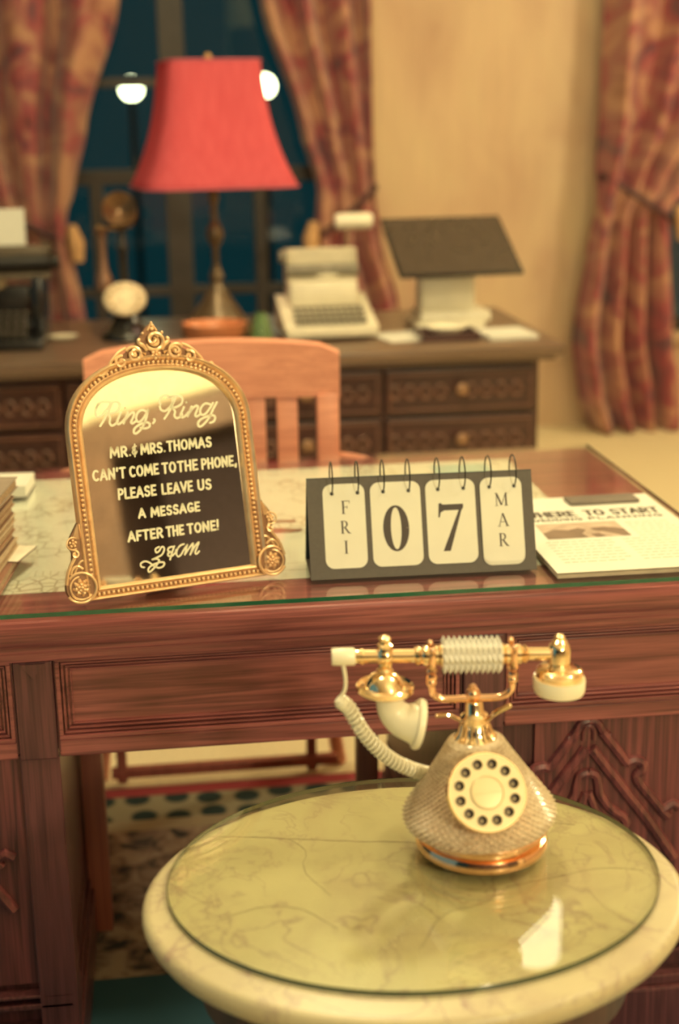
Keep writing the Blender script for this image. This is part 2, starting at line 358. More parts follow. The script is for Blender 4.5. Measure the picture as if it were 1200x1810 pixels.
    def plate(s, outer, holes, z0, z1):    # flat plate in (x,y) with holes
        t = bmesh.new(); es = []
        for loop in [outer]+holes:
            vs = [t.verts.new((x, y, z0)) for x, y in loop]
            es += [t.edges.new((vs[i], vs[(i+1) % len(vs)])) for i in range(len(vs))]
        bmesh.ops.triangle_fill(t, use_beauty=True, use_dissolve=False, edges=es)
        r = bmesh.ops.extrude_face_region(t, geom=t.faces[:])
        for q in r['geom']:
            if isinstance(q, bmesh.types.BMVert): q.co.z = z1
        s.merge(t); return s
def obj(name, mb, mat, parent=None, smooth=True, loc=None, rot=None, angle=40):
    b = mb.b; bmesh.ops.recalc_face_normals(b, faces=b.faces[:])
    me = bpy.data.meshes.new(name); b.to_mesh(me); b.free()
    me.materials.append(mat if not isinstance(mat, str) else M[mat])
    if smooth:
        me.polygons.foreach_set('use_smooth', [True]*len(me.polygons))
        try: me.set_sharp_from_angle(angle=radians(angle))
        except Exception: pass
    o = bpy.data.objects.new(name, me); COL.objects.link(o)
    if parent: o.parent = parent
    if loc: o.location = loc
    if rot: o.rotation_euler = rot
    return o
def tag(o, label, cat, group=None):
    o['label'] = label; o['category'] = cat
    if group: o['group'] = group
    return o
def thing(name, label, cat, loc=(0, 0, 0), rot=(0, 0, 0), group=None):
    o = bpy.data.objects.new(name, None); COL.objects.link(o); o.location = loc; o.rotation_euler = rot; o.empty_display_size = .05
    return tag(o, label, cat, group)
def struct(name, mb, mat, **k):
    o = obj(name, mb, mat, **k); o['kind'] = 'structure'; return o
def spline(pts, k=6):
    P = [Vector(p) for p in pts]; out = []
    for i in range(len(P)-1):
        a, b, c, d = P[max(i-1, 0)], P[i], P[i+1], P[min(i+2, len(P)-1)]
        for j in range(k):
            t = j/k; out.append(tuple(.5*((2*b)+(c-a)*t+(2*a-5*b+4*c-d)*t*t+(3*b-a-3*c+d)*t**3)))
    out.append(tuple(P[-1])); return out
def circ(cx, cy, r, n=24, ry=None): return [(cx+r*cos(2*pi*i/n), cy+(ry or r)*sin(2*pi*i/n)) for i in range(n)]
def interp(rows, z):
    rows = sorted(rows)
    if z <= rows[0][0]: return rows[0][1:]
    for a, b in zip(rows, rows[1:]):
        if z <= b[0]:
            t = (z-a[0])/(b[0]-a[0]); t = t*t*(3-2*t)*.5+t*.5
            return [x+(y-x)*t for x, y in zip(a[1:], b[1:])]
    return rows[-1][1:]

# ================================================================== room
struct('floor', MB().box(-3.2, 4.0, -4.2, 6.6, -.06, 0), 'floor', smooth=False)
struct('ceiling', MB().box(-3.2, 4.0, -4.2, 6.6, 3.25, 3.33), 'ceiling', smooth=False)
W1 = (-.95, .84, .42, 2.62); W2 = (2.10, 3.4, .42, 2.62); YW = 6.40
b = MB()
xs = [(-3.2, W1[0]), (W1[1], W2[0]), (W2[1], 4.0)]
for x0, x1 in xs: b.box(x0, x1, YW, YW+.16, 0, 3.25)
for Wn in (W1, W2): b.box(Wn[0], Wn[1], YW, YW+.16, 0, Wn[2]); b.box(Wn[0], Wn[1], YW, YW+.16, Wn[3], 3.25)
struct('wall_back', b, 'wall', smooth=False)
struct('wall_right', MB().box(3.95, 4.05, -.6, 6.4, 0, 3.25), 'wall', smooth=False)
b = MB(); b.box(-3.2, 4.0, YW-.022, YW-.002, 0, .30); b.box(-3.2, 4.0, YW-.032, YW-.002, .30, .325, .004)
struct('baseboard_back', b, M['wall'], smooth=False)
def window(n, Wn, mulls, rails):
    x0, x1, z0, z1 = Wn; b = MB(); t = .05
    b.box(x0, x0+t, YW+.03, YW+.12, z0, z1, .004); b.box(x1-t, x1, YW+.03, YW+.12, z0, z1, .004)
    b.box(x0+t, x1-t, YW+.03, YW+.12, z0, z0+.06, .004); b.box(x0+t, x1-t, YW+.03, YW+.12, z1-.06, z1, .004)
    for a, c, p, q in mulls: b.box(a, c, YW+.035, YW+.10, p, q, .004)
    for p, q, a, c in rails: b.box(a, c, YW+.04, YW+.095, p, q, .004)
    o = struct('window_%d' % n, b, 'windowwood', smooth=False)
    obj('pane', MB().box(x0+.02, x1-.02, YW+.068, YW+.072, z0+.02, z1-.02), 'pane', o, smooth=False)
    obj('sill', MB().box(x0-.03, x1+.03, YW-.05, YW+.03, z0-.035, z0-.001, .006), M['wall'], o, smooth=False)
window(1, W1, [(.03, .14, W1[2]+.05, W1[3]-.05), (.42, .475, W1[2]+.05, 1.2), (-.30, -.245, W1[2]+.05, 1.2)], [(1.15, 1.215, -.91, .80), (.66, .70, -.91, .8), (1.56, 1.60, -.91, .03)])
window(2, W2, [(2.7, 2.78, W2[2]+.05, W2[3]-.05)], [(1.15, 1.21, 2.14, 3.36)])
# the other end of the room, seen in the mirror: a cased doorway set across the corner
def diag(p):                     # local x along the slanted wall, y into the room behind it, z up
    d = Vector((.643, .766, 0)); nn = Vector((.766, -.643, 0)); q = Vector((2.41, -2.5, 0))+d*p[0]+nn*p[1]; return (q.x, q.y, p[2])
b = MB(diag); b.box(-2.4, .02, 0, .12, 0, 3.24); b.box(1.5, 2.3, 0, .12, 0, 3.24); b.box(.02, 1.5, 0, .12, 2.46, 3.24)
struct('wall_corner', b, 'wallbright', smooth=False)
b = MB(diag); b.box(-2.3, .10, -.035, -.002, 0, 2.44, .01); b.box(.10, 1.5, -.035, -.002, 2.26, 2.44, .01); b.box(1.46, 1.6, -.035, -.002, 0, 2.44, .01)
struct('trim_1', b, 'brownwood', smooth=False)
b = MB(diag); b.box(.02, 1.5, .9, .95, 0, 3.2); b.box(.0, .03, .14, .9, 0, 3.2); b.box(1.49, 1.52, .14, .9, 0, 3.2); b.box(.02, 1.5, .14, .9, 2.6, 2.63)
struct('wall_passage', b, 'darkroom', smooth=False)
struct('wall_rear', MB().box(-3.2, .85, -4.2, -4.1, 0, 3.25), 'darkroom', smooth=False)

# glowing globes on posts, added in place of lamp reflections in the window
for x, z, lb in ((-.19, 1.70, 'added glowing globe for a window reflection, left of the coral lamp shade'), (.972, 1.708, 'added glowing globe for a window reflection, right of the coral lamp shade')):
    t = thing('reflection_globe', lb, 'reflection globe', (x, 13.0, -.6), group='added globes for lamp reflections in the window')
    obj('globe', MB().sphere((0, 0, z+.6), .095, 16, 10), 'reflectglow', t)
    obj('post', MB().lathe([(.03, 0), (.03, z+.50), (.045, z+.545), (.0, z+.545)], 10), 'black', t)

# ================================================================== curtains
def curtain(label, x0, rows, nf, tie, amp=.075, seed=0, ztop=2.75, fold=1.0):
    root = thing('curtain', label, 'curtain', (x0, 6.2, 0), group='red and gold brocade curtains')
    b = MB(); nx, nz = 96, 70; g = []; rnd = random.Random(seed); ph = [rnd.uniform(0, 6.28) for _ in range(6)]
    for k in range(nz+1):
        z = .006+(ztop-.006)*k/nz; xl, xr = interp(rows, z); wd = xr-xl; row = []
        squeeze = max(.35, min(1, wd/.5))
        zt = tie[2]; near = math.exp(-((z-zt)/.10)**2)
        for i in range(nx+1):
            s = i/nx
            y = amp*squeeze*fold*(sin(2*pi*nf*s+ph[0]+.6*sin(z*2+ph[1]))+.28*sin(2*pi*nf*1.8*s+ph[2]+z*1.5)+.3*sin(2*pi*1.2*s+ph[3]))
            y *= (1-.45*near); y -= .03*near
            xx = xl+wd*(s+.018*sin(2*pi*nf*s+ph[4]))
            row.append(b.v((xx-x0, y, z+.01*sin(6*s)*(1 if z < .1 else 0))))
        g.append(row)
    for k in range(nz):
        for i in range(nx): b.f([g[k][i], g[k][i+1], g[k+1][i+1], g[k+1][i]])
    d = obj('drape', b, 'curtain', root, angle=80)
    md = d.modifiers.new('thick', 'SOLIDIFY'); md.thickness = .006
    tl, tr, tz, side = tie; b = MB(); pts = []
    for i in range(28):
        a = 2*pi*i/28; pts.append(((tl+tr)/2-x0+(tr-tl)/2*1.02*cos(a), .075*sin(a)-.015, tz-side*.11*cos(a)))
    b.tube(pts, .014, 8, True, .5); obj('tieback', b, 'cordred', root)
    tx = (tr if side > 0 else tl)-x0
    b = MB(); b.tube([(tx+side*.01, -.05, tz-.03), (tx+side*.025, -.06, tz-.10), (tx+side*.028, -.06, tz-.18)], [.02, .036, .026], 10); tt = obj('tassel', b, 'tieback', root); tt['label'] = 'gold tassel'
    return root
curtain('brocade curtain left of the coral lamp, tied back toward the typewriter', -.6,
        [(0, -.95, -.24), (.63, -.88, -.335), (.90, -.80, -.375), (1.04, -.78, -.385), (1.14, -.86, -.345), (1.4, -.98, -.275), (1.88, -1.12, -.112), (2.8, -1.3, .10)], 4, (-.80, -.38, 1.03, 1), seed=3)
curtain('brocade curtain between the coral lamp and the bare wall', .8,
        [(0, .70, 1.12), (.62, .715, 1.03), (.90, .665, .955), (1.02, .668, .93), (1.12, .68, .925), (1.37, .61, .915), (1.88, .455, .907), (2.8, .20, .90)], 3, (.665, .93, 1.02, -1), seed=11)
curtain('brocade curtain at the far right, gathered beside the second window', 2.1,
        [(0, 1.92, 2.34), (.17, 1.855, 2.33), (.43, 1.82, 2.28), (.85, 1.885, 2.255), (1.0, 1.91, 2.245), (1.12, 1.915, 2.36), (1.42, 1.932, 2.62), (1.88, 1.936, 2.86), (2.8, 1.94, 3.0)], 4, (1.93, 2.275, 1.05, 1), seed=21, amp=.085)

# ================================================================== rug
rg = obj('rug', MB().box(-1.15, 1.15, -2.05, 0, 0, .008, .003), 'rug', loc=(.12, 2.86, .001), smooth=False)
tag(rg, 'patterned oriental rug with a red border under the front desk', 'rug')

# ================================================================== front desk
D = thing('partner_desk', 'carved dark oak desk with a glass-covered top, nearest the viewer', 'desk', (.11, 2.26, 0))
ox, oy = .11, 2.26
def dk(name, b, mat='oak', parent=D, **k): return obj(name, b, mat, parent, **k)
def dkfn(p): return (p[0]-ox, p[1]-oy, p[2])
DX0, DX1, DY0, DY1 = -.61, .83, 1.835, 2.70
b = MB(dkfn); b.box(DX0, DX1, DY0, DY1, .727, .765, .009); b.box(DX0+.012, DX1-.012, DY0+.010, DY1-.012, .716, .7275, .003); b.box(DX0+.02, DX1-.02, DY0+.018, DY1-.02, .700, .7165, .003)
dk('desktop', b)
def frame_molding(b, x0, x1, z0, z1, y, steps):
    # stepped picture-frame mouldings: each step a raised ring of four mitred boxes
    for (o_, wd, h) in steps:
        a0, a1, c0, c1 = x0+o_, x1-o_, z0+o_, z1-o_
        b.box(a0, a1, y-h, y, c1-wd, c1, .0012); b.box(a0, a1, y-h, y, c0, c0+wd, .0012)
        b.box(a0, a0+wd, y-h, y, c0+wd, c1-wd, .0012); b.box(a1-wd, a1, y-h, y, c0+wd, c1-wd, .0012)
YF = 1.872
def frieze(x0, x1, name):
    o = dk(name, MB(dkfn).box(x0, x1, YF, YF+.02, .560, .702))
    b = MB(dkfn); b.box(x0, x1, YF-.010, YF+.002, .553, .578, .002)
    obj('bottom_rail', b, 'oak', o, smooth=False)
    b = MB(dkfn); frame_molding(b, x0+.001, x1-.001, .579, .701, YF, [(0, .006, .012), (.008, .003, .009), (.0135, .003, .006), (.019, .0025, .004)])
    obj('molding', b, 'oak', o, smooth=False)
frieze(-.176, .396, 'apron_panel'); frieze(.462, .772, 'apron_panel'); frieze(-.552, -.234, 'apron_panel')
def post(x0, x1):
    b = MB(dkfn); b.box(x0, x1, 1.856, 1.92, .553, .699, .002); b.box(x0-.001, x1+.001, 1.862, 1.92, .05, .553, .002)
    xm = (x0+x1)/2; a = [(xm-.017, .697), (xm+.017, .697), (xm, .676)]
    b.prism(a, 1.8525, 1.857)
    # raised edge beads
    for x in (x0-.004, x1+.001): b.box(x, x+.003, 1.862, 1.88, .56, .70, .001)
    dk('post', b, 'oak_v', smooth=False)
post(-.231, -.178); post(.400, .459); post(-.605, -.555); post(.774, .824)
# pedestals
for x0, x1 in ((-.60, -.186), (.412, .82)):
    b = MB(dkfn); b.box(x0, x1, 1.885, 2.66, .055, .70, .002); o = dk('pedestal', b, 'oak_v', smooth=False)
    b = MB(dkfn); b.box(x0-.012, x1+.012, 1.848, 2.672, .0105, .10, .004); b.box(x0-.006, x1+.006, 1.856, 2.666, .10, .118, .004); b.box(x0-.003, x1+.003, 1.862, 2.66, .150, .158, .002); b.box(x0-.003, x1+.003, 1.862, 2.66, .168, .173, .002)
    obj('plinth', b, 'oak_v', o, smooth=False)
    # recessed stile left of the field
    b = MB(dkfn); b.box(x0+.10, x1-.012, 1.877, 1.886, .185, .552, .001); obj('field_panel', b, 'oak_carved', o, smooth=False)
    cx = x0+.182 if x0 > 0 else x0+.20
    b = MB(lambda p: (p[0]+cx-ox, 1.877-p[1]-oy, p[2]))
    def line(pts, r=.0065): b.tube([(x, .001, z) for x, z in pts], r*1.35, 8)
    for s in (-1, 1):
        A_ = [(0, .547), (s*.012, .543), (s*.020, .530), (s*.024, .522), (s*.032, .520)]
        line(spline([(x, .001, z) for x, z in A_], 4) and [(p[0], p[2]) for p in spline([(x, 0, z) for x, z in A_], 4)], .005)
        line([(s*.020, .528), (s*.060, .474)], .0062)
        hook = [(s*.060, .474), (s*.070, .478), (s*.083, .473), (s*.084, .462), (s*.076, .452), (s*.080, .440)]
        line([(p[0], p[2]) for p in spline([(x, 0, z) for x, z in hook], 5)], .0062)
        line([(s*.080, .440), (s*.120, .388), (s*.128, .380)], .0062)
        line([(s*.118, .392), (s*.135, .402), (s*.146, .394)], .006)
        line([(s*.004, .502), (s*.100, .372), (s*.14, .31)], .0068)       # inner chevron
        tref = [(0, .463), (s*.012, .458), (s*.016, .445), (s*.020, .425), (s*.038, .40), (s*.058, .385), (s*.062, .372), (s*.055, .362)]
        line([(p[0], p[2]) for p in spline([(x, 0, z) for x, z in tref], 5)], .0058)
        line([(s*.002, .43), (s*.018, .39), (s*.04, .36), (s*.05, .33)], .005)
        low = [(s*.055, .33), (s*.075, .31), (s*.07, .28), (s*.045, .27), (s*.03, .29)]
        line([(p[0], p[2]) for p in spline([(x, 0, z) for x, z in low], 5)], .006)
    b.tube([(p[0], .001, p[2]) for p in spline([(-.008, 0, .515), (-.007, 0, .532), (0, 0, .539), (.007, 0, .532), (.008, 0, .515)], 4)], .004, 8)
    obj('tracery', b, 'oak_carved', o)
dk('back_panel', MB(dkfn).box(-.186, .412, 2.63, 2.655, .58, .70), 'oak', smooth=False)

# glass sheet on the desk
G = obj('desk_glass', MB().box(-.72, .72, -.425, .425, 0, .006), 'deskglass', smooth=False, loc=(.109, 2.272, .7672))
tag(G, 'clear glass sheet with a green edge covering the front desk top', 'glass sheet')
b = MB(); b.box(-.7205, .7205, -.4262, -.4252, 0, .006); b.box(-.7212, -.7202, -.425, .425, 0, .006); b.box(.7202, .7212, -.425, .425, 0, .006)
e_ = obj('polished_edge', b, 'edge', G, smooth=False); e_['label'] = 'dark green polished edge'
ZG = .7734
# map under the glass
mp = obj('street_map', MB().box(-.74, .44, -.34, .335, 0, .0007), 'map', smooth=False, loc=(.21, 2.296, .7656))
tag(mp, 'large pale printed map lying under the desk glass', 'map')
b = MB(); b.box(-.70, .40, -.3, -.298, .0008, .0009); b.box(-.70, .40, -.265, -.2642, .0008, .0009)
for i in range(18): b.box(-.42+i*.011, -.419+i*.011, -.264+.002*(i % 3), -.235-.003*(i % 4), .0008, .0009)
obj('printed_border', b, plain('map_ink', (.45, .40, .26), .7), mp, smooth=False)
b = MB(lambda p: (p[0]-.21, p[1]-2.296, .00075+p[2]))
b.ribbon([(.11, 2.27), (.20, 2.262)], [.012, .018], 0, False, .0002); b.ribbon([(.175, 2.19), (.205, 2.205), (.122, 2.215)], [.001, .016, .045], 0, False, .0002)
obj('printed_banner', b, plain('brown_print', (.28, .14, .09), .7), mp, smooth=False)
b = MB(lambda p: (p[0]-.21, p[1]-2.296, .00075+p[2])); b.box(.49, .60, 2.53, 2.60, 0, .0002)
obj('blue_patch', b, plain('pale_blue_print', (.42, .62, .58), .7), mp, smooth=False)

# ================================================================== papers on the right
t = thing('newspaper', 'thick stack of printed white paper with a bold headline, right of the calendar', 'newspaper', (.67, 2.066, ZG))
b = MB()
for i in range(6): b.box(-.132+random.uniform(-.001, .001), .131+random.uniform(-.0015, .0015), -.200+random.uniform(-.001, .001), .200, .0004+i*.00135, .0004+(i+1)*.00125, 0)
obj('pages', b, plain('page_edges', (.60, .52, .40), .7), t, smooth=False)
o = obj('front_page', MB().box(-.1335, .1335, -.2015, .2015, .0087, .0093), 'paper', t, smooth=False)
ZP = .0093

# ---- lettering -----------------------------------------------------
def arc(cx, cy, rx, ry, a0, a1, n=8): return [(cx+rx*cos(radians(a0+(a1-a0)*i/n)), cy+ry*sin(radians(a0+(a1-a0)*i/n))) for i in range(n+1)]
HG = {
 'M': (.95, [[(.02, 0), (.10, 1), (.46, .22), (.82, 1), (.92, 0)]]),
 'R': (.62, [[(.05, 0), (.05, 1)], [(.05, .97), (.3, .98)]+arc(.3, .73, .26, .25, 90, -90, 6)+[(.05, .46)], [(.28, .46), (.60, 0)]]),
 'S': (.60, [arc(.32, .73, .24, .24, 30, 250, 8)+arc(.30, .25, .26, .25, 75, -160, 8)]),
 'T': (.62, [[(0, .97), (.62, .97)], [(.31, .97), (.30, 0)]]),
 'H': (.66, [[(.05, 0), (.05, 1)], [(.6, 0), (.6, 1)], [(.05, .5), (.6, .5)]]),
 'O': (.74, [arc(.37, .5, .33, .48, 90, 450, 14)]),
 'A': (.74, [[(.0, 0), (.37, 1), (.72, 0)], [(.14, .32), (.6, .32)]]),
 'C': (.66, [arc(.38, .5, .33, .48, 50, 310, 10)]),
 'N': (.72, [[(.05, 0), (.05, 1), (.64, 0), (.66, 1)]]),
 "'": (.16, [[(.08, 1), (.06, .74)]]),
 'E': (.52, [[(.05, 0), (.05, 1)], [(.05, .97), (.5, .97)], [(.05, .5), (.44, .5)], [(.05, .03), (.52, .03)]]),
 'P': (.56, [[(.05, 0), (.05, 1)], [(.05, .97), (.28, .98)]+arc(.28, .72, .26, .26, 90, -90, 6)+[(.05, .46)]]),
 'L': (.50, [[(.05, 1), (.05, .03), (.5, .03)]]),
 'V': (.70, [[(0, 1), (.36, 0), (.70, 1)]]),
 'U': (.66, [[(.05, 1), (.05, .35)]+arc(.33, .3, .28, .28, 180, 360, 8)+[(.61, 1)]]),
 'G': (.72, [arc(.38, .5, .33, .48, 50, 330, 10), [(.42, .42), (.70, .42), (.68, .1)]]),
 'F': (.50, [[(.05, 0), (.05, 1)], [(.05, .97), (.5, .97)], [(.05, .5), (.42, .5)]]),
 'W': (1.0, [[(0, 1), (.26, 0), (.5, .8), (.74, 0), (1, 1)]]), 'D': (.68, [[(.05, 0), (.05, 1)], [(.05, .98), (.25, .98)]+arc(.25, .5, .38, .48, 90, -90, 8)+[(.05, .02)]]),
 'I': (.12, [[(.06, 0), (.06, 1)]]),
 '!': (.16, [[(.09, 1.05), (.06, .33)], [(.05, .04), (.051, .041)]]),
 '.': (.16, [[(.08, .05), (.081, .051)]]), ',': (.18, [[(.12, .12), (.05, -.16)]]),
 '&': (.60, [[(.55, .9), (.3, .92), (.12, .78), (.16, .6), (.4, .54), (.12, .46), (.05, .25), (.2, .08), (.45, .12), (.55, .35)], [(.38, 1.12), (.30, -.18)]]),
}
def write(b, text, x0, x1, y, h, wd, gap=.20, slant=.04):
    tot = sum(HG[c][0] for c in text)+gap*(len(text)-1); k = (x1-x0-wd*.6)/tot; x = x0+wd*.3
    for c in text:
        wl, st = HG[c]
        for s_ in st: b.ribbon([(x+px*k+slant*py*h, y+py*h) for px, py in s_], wd*(.62 if c == '&' else 1), 0)
        x += (wl+gap)*k
# newspaper print
b = MB(lambda p: (p[0]-.67, p[1]-2.066, ZP+.0001+p[2]*.3))
write(b, 'WHERE', .562, .650, 2.150, .030, .0055); write(b, 'TO', .664, .698, 2.150, .030, .0055); write(b, 'START', .708, .790, 2.150, .030, .0055)
write(b, 'WEDDING', .566, .652, 2.126, .013, .0028); write(b, 'PLANNING', .662, .786, 2.126, .013, .0028)
obj('headline', b, plain('news_ink', (.07, .05, .035), .7), o, smooth=False)
b = MB(lambda p: (p[0]-.67, p[1]-2.066, ZP+.0001+p[2]))
for r_ in range(14):
    for (a, c) in (((.560, .665), (.680, .790)) if r_ > 5 else ((.712, .790),)):
        xx = a
        while xx < c-.01:
            l_ = random.uniform(.006, .016); b.box(xx, min(c, xx+l_), 2.098-r_*.0145, 2.1005-r_*.0145, 0, .0001); xx += l_+.003
obj('body_text', b, plain('news_grey', (.50, .42, .30), .7), o, smooth=False)
b = MB(lambda p: (p[0]-.67, p[1]-2.066, ZP+.0001+p[2])); b.box(.568, .700, 2.028, 2.112, 0, .0001)
ph_ = obj('photo_print', b, plain('photo_tone', (.50, .38, .30), .6, var=.25, scale=40), o, smooth=False)
b = MB(lambda p: (p[0]-.67, p[1]-2.066, ZP+.0005+p[2]))
for poly in ([(.568, .028), (.568, .060), (.590, .078), (.612, .072), (.630, .082), (.640, .070), (.628, .050), (.632, .028)], [(.648, .078), (.672, .082), (.700, .066), (.700, .028), (.690, .028), (.665, .056), (.652, .062)], [(.640, .045), (.655, .050), (.660, .030), (.645, .028)]):
    vs = [b.v((x, 2.0+z, 0)) for x, z in poly]; b.f(vs)
obj('photo_figures', b, plain('photo_dark', (.22, .15, .11), .6), o, smooth=False)
# dark slim case lying on the paper
b = MB(); b.box(-.060, .060, -.022, .022, 0, .006, .0025)
c_ = obj('slim_case', b, plain('dark_grey_leather', (.17, .14, .12), .55), loc=(.715, 2.232, ZG+ZP+.0003), rot=(0, 0, .02))
tag(c_, 'flat dark grey case lying on the printed paper above its headline', 'case')

# ================================================================== desk calendar
cb = radians(20)
CAL = thing('desk_calendar', 'grey tent calendar with flip cards reading FRI 07 MAR', 'calendar', (.19, 1.924, ZG+.0003), (0, 0, radians(-1.2)))
def cal(p):    # (u, v, w) on the leaning front board
    return (p[0], p[1]*sin(cb)-p[2]*cos(cb), p[1]*cos(cb)+p[2]*sin(cb))
b = MB(cal); b.box(0, .331, -.001, .146, -.0018, 0, 0); obj('front_board', b, 'greycard', CAL, smooth=False)
b = MB(); yt, zt = .146*sin(cb), .146*cos(cb)
b.prism([(0, 0), (.331, 0), (.331, .0016), (0, .0016)], .002, .098)
obj('base_board', b, 'greycard', CAL, smooth=False)
b = MB(); v_ = [b.v(q) for q in ((0, yt+.0015, zt), (.331, yt+.0015, zt), (.331, .1, .0002), (0, .1, .0002), (0, yt-.0005, zt), (.331, yt-.0005, zt), (.331, .098, .0002), (0, .098, .0002))]
for q in ((0, 1, 2, 3), (4, 7, 6, 5), (0, 3, 7, 4), (1, 5, 6, 2), (0, 4, 5, 1), (3, 2, 6, 7)): b.f([v_[i] for i in q])
obj('back_board', b, plain('navy_board', (.02, .04, .06), .6), CAL, smooth=False)
def rrect(x0, x1, y0, y1, r, n=6):
    out = []
    for cx, cy, a in ((x1-r, y1-r, 0), (x0+r, y1-r, 90), (x0+r, y0+r, 180), (x1-r, y0+r, 270)):
        out += [(cx+r*cos(radians(a+90*i/n)), cy+r*sin(radians(a+90*i/n))) for i in range(n+1)]
    return out
HOL = [.0361, .0735, .1108, .1480, .1912, .2288, .2668, .3036]
# serif glyphs: list of (points, widths) strokes with butt ends, unit cap height
def serif(b, strokes, x, y, h, w_=None):
    for pts, wl in strokes:
        b.ribbon([(x+px*h, y+py*h) for px, py in pts], [q*h for q in wl] if isinstance(wl, (list, tuple)) else wl*h, .0, False, .0002)
def ringw(cx, cy, rx, ry, ix, iy, a0=0, a1=360, n=32):   # centreline + widths for a stressed bowl
    pts, wl = [], []
    for i in range(n+1):
        a = radians(a0+(a1-a0)*i/n); ox_, oy_ = rx*cos(a), ry*sin(a); jx, jy = ix*cos(a), iy*sin(a)
        pts.append((cx+(ox_+jx)/2, cy+(oy_+jy)/2)); wl.append(max(.02, sqrt((ox_-jx)**2+(oy_-jy)**2)))
    return pts, wl
TN, TK = .05, .13
SG = {
 'F': [([(.12, .02), (.12, .98)], TK), ([(0, .015), (.27, .015)], .035), ([(0, .98), (.60, .98)], .045), ([(.59, 1.0), (.605, .76)], [.05, .02]), ([(.12, .52), (.42, .52)], .045), ([(.42, .62), (.42, .40)], .04)],
 'R': [([(.12, .02), (.12, .98)], TK), ([(0, .015), (.27, .015)], .035), ([(0, .98), (.30, .98)], .045), ringw(.28, .74, .26, .26, .14, .215, 90, -90, 14), ([(.12, .50), (.30, .50)], .045), ([(.30, .50), (.60, .06), (.72, .015)], [.12, .12, .04]), ([(.60, .015), (.80, .015)], .035)],
 'I': [([(.15, .02), (.15, .98)], TK), ([(0, .015), (.30, .015)], .035), ([(0, .985), (.30, .985)], .035)],
 'M': [([(.14, .02), (.17, .98)], TN), ([(.16, .98), (.53, .06)], TK), ([(.53, .06), (.88, .98)], TN), ([(.90, .02), (.88, .98)], TK), ([(.02, .015), (.27, .015)], .035), ([(.74, .015), (1.06, .015)], .035), ([(.04, .985), (.2, .985)], .035), ([(.86, .985), (1.02, .985)], .035)],
 'A': [([(.12, .02), (.42, 1.0)], TN), ([(.42, 1.0), (.76, .02)], TK), ([(.22, .34), (.62, .34)], .045), ([(0, .015), (.24, .015)], .035), ([(.60, .015), (.92, .015)], .035)],
}
def card(x0, x1, glyphs, n=1):
    o = None
    hs = [circ(h, .1225, .0028, 12) for h in HOL if x0 < h < x1]
    yb = .0138 if x0 < .2 else .0128
    b = MB(cal)
    for k in range(n): b.plate(rrect(x0, x1, yb-.0022*k if n > 1 else yb, .1362, .013), hs, .0006+.0008*(n-1-k), .0011+.0008*(n-1-k))
    top = .0011+.0008*(n-1)+.0001
    o = obj('flip_card', b, 'card', CAL, smooth=False)
    b = MB(lambda p: cal((p[0], p[1], top+p[2]))); glyphs(b); obj('printed_figure', b, 'ink', o, smooth=False)
def g_fri(b): serif(b, SG['F'], .0492, .0925, .0190); serif(b, SG['R'], .0468, .0640, .0185); serif(b, SG['I'], .0503, .0350, .0187)
def g_mar(b): serif(b, SG['M'], .2735, .0942, .0190, 0); serif(b, SG['A'], .2762, .0642, .0190); serif(b, SG['R'], .2770, .0352, .0190)
def g_0(b): serif(b, [ringw(.5, .5, .285, .50, .115, .455, 0, 360, 44)], .1271-.5*.0667, .0351, .0667)
def g_7(b):
    h = .0705; x, y = .1896, .0319
    for q in ([(.02, .985), (.06, 1.0), (.10, .965), (.53, .965), (.53, .955), (.53, .90), (.50, .84), (.13, .84), (.055, .80), (.03, .70), (.0, .70)],):
        vs = [b.v((x+a*h, y+c*h, .0001)) for a, c in q]; b.f(vs)
    vs = [b.v((x+a*h, y+c*h, .0001)) for a, c in ((.53, .955), (.22, 0), (.07, 0), (.44, .86))]; b.f(vs)
card(.0225, .0835, g_fri); card(.0915, .1650, g_0); card(.1725, .2455, g_7); card(.2528, .3145, g_mar, 3)
for h in HOL:
    pts = []
    for i in range(30):
        a = 2*pi*i/30; pts.append(cal((h, .1455+.0232*sin(a), .0232*cos(a))))
    obj('ring', MB().tube(pts, .0011, 8, True), 'black', CAL)
for h in HOL:
    b = MB(cal); b.lathe([(.0026, .0), (.0026, .0003)], 12, (h, .1225, .0014 if h < .25 else .003)); obj('punch_hole', b, 'black', CAL)

# ================================================================== framed mirror sign
MT = radians(14)
MI = thing('framed_mirror', 'ornate gold arched mirror hand-lettered Ring, Ring, leaning on the desk glass', 'mirror sign', (-.1197+.125*cos(radians(16.4)), 1.8799+.125*sin(radians(16.4)), .7770), (-MT, 0, radians(16.4)))
def mi(p): return (p[0], -p[2], p[1])       # (u, v, w towards the viewer)
def arch(hw, vb, vs, vt, n=40, sup=2.25):
    pts = [(-hw, vb), (-hw, (vb+vs)/2)]
    for i in range(n+1):
        a = pi-pi*i/n; ca, sa = cos(a), sin(a)
        pts.append((hw*math.copysign(abs(ca)**(2/sup), ca), vs+(vt-vs)*abs(sa)**(2/sup)))
    pts += [(hw, (vb+vs)/2), (hw, vb)]; return pts
inner = arch(.111, .0165, .225, .3062); outer = arch(.1335, -.0015, .225, .3285)
def resample(poly, n):
    P = [Vector(p) for p in poly]+[Vector(poly[0])]; L = [0]
    for a, c in zip(P, P[1:]): L.append(L[-1]+(c-a).length)
    out = []
    for k in range(n):
        d = L[-1]*k/n; i = max(j for j in range(len(L)-1) if L[j] <= d); t = (d-L[i])/(L[i+1]-L[i]) if L[i+1] > L[i] else 0
        out.append(P[i].lerp(P[i+1], t))
    return out
b = MB(mi); vs = [b.v((x, y, .004)) for x, y in inner]; b.f(vs); vs2 = [b.v((x, y, .001)) for x, y in inner]; b.f(vs2[::-1])
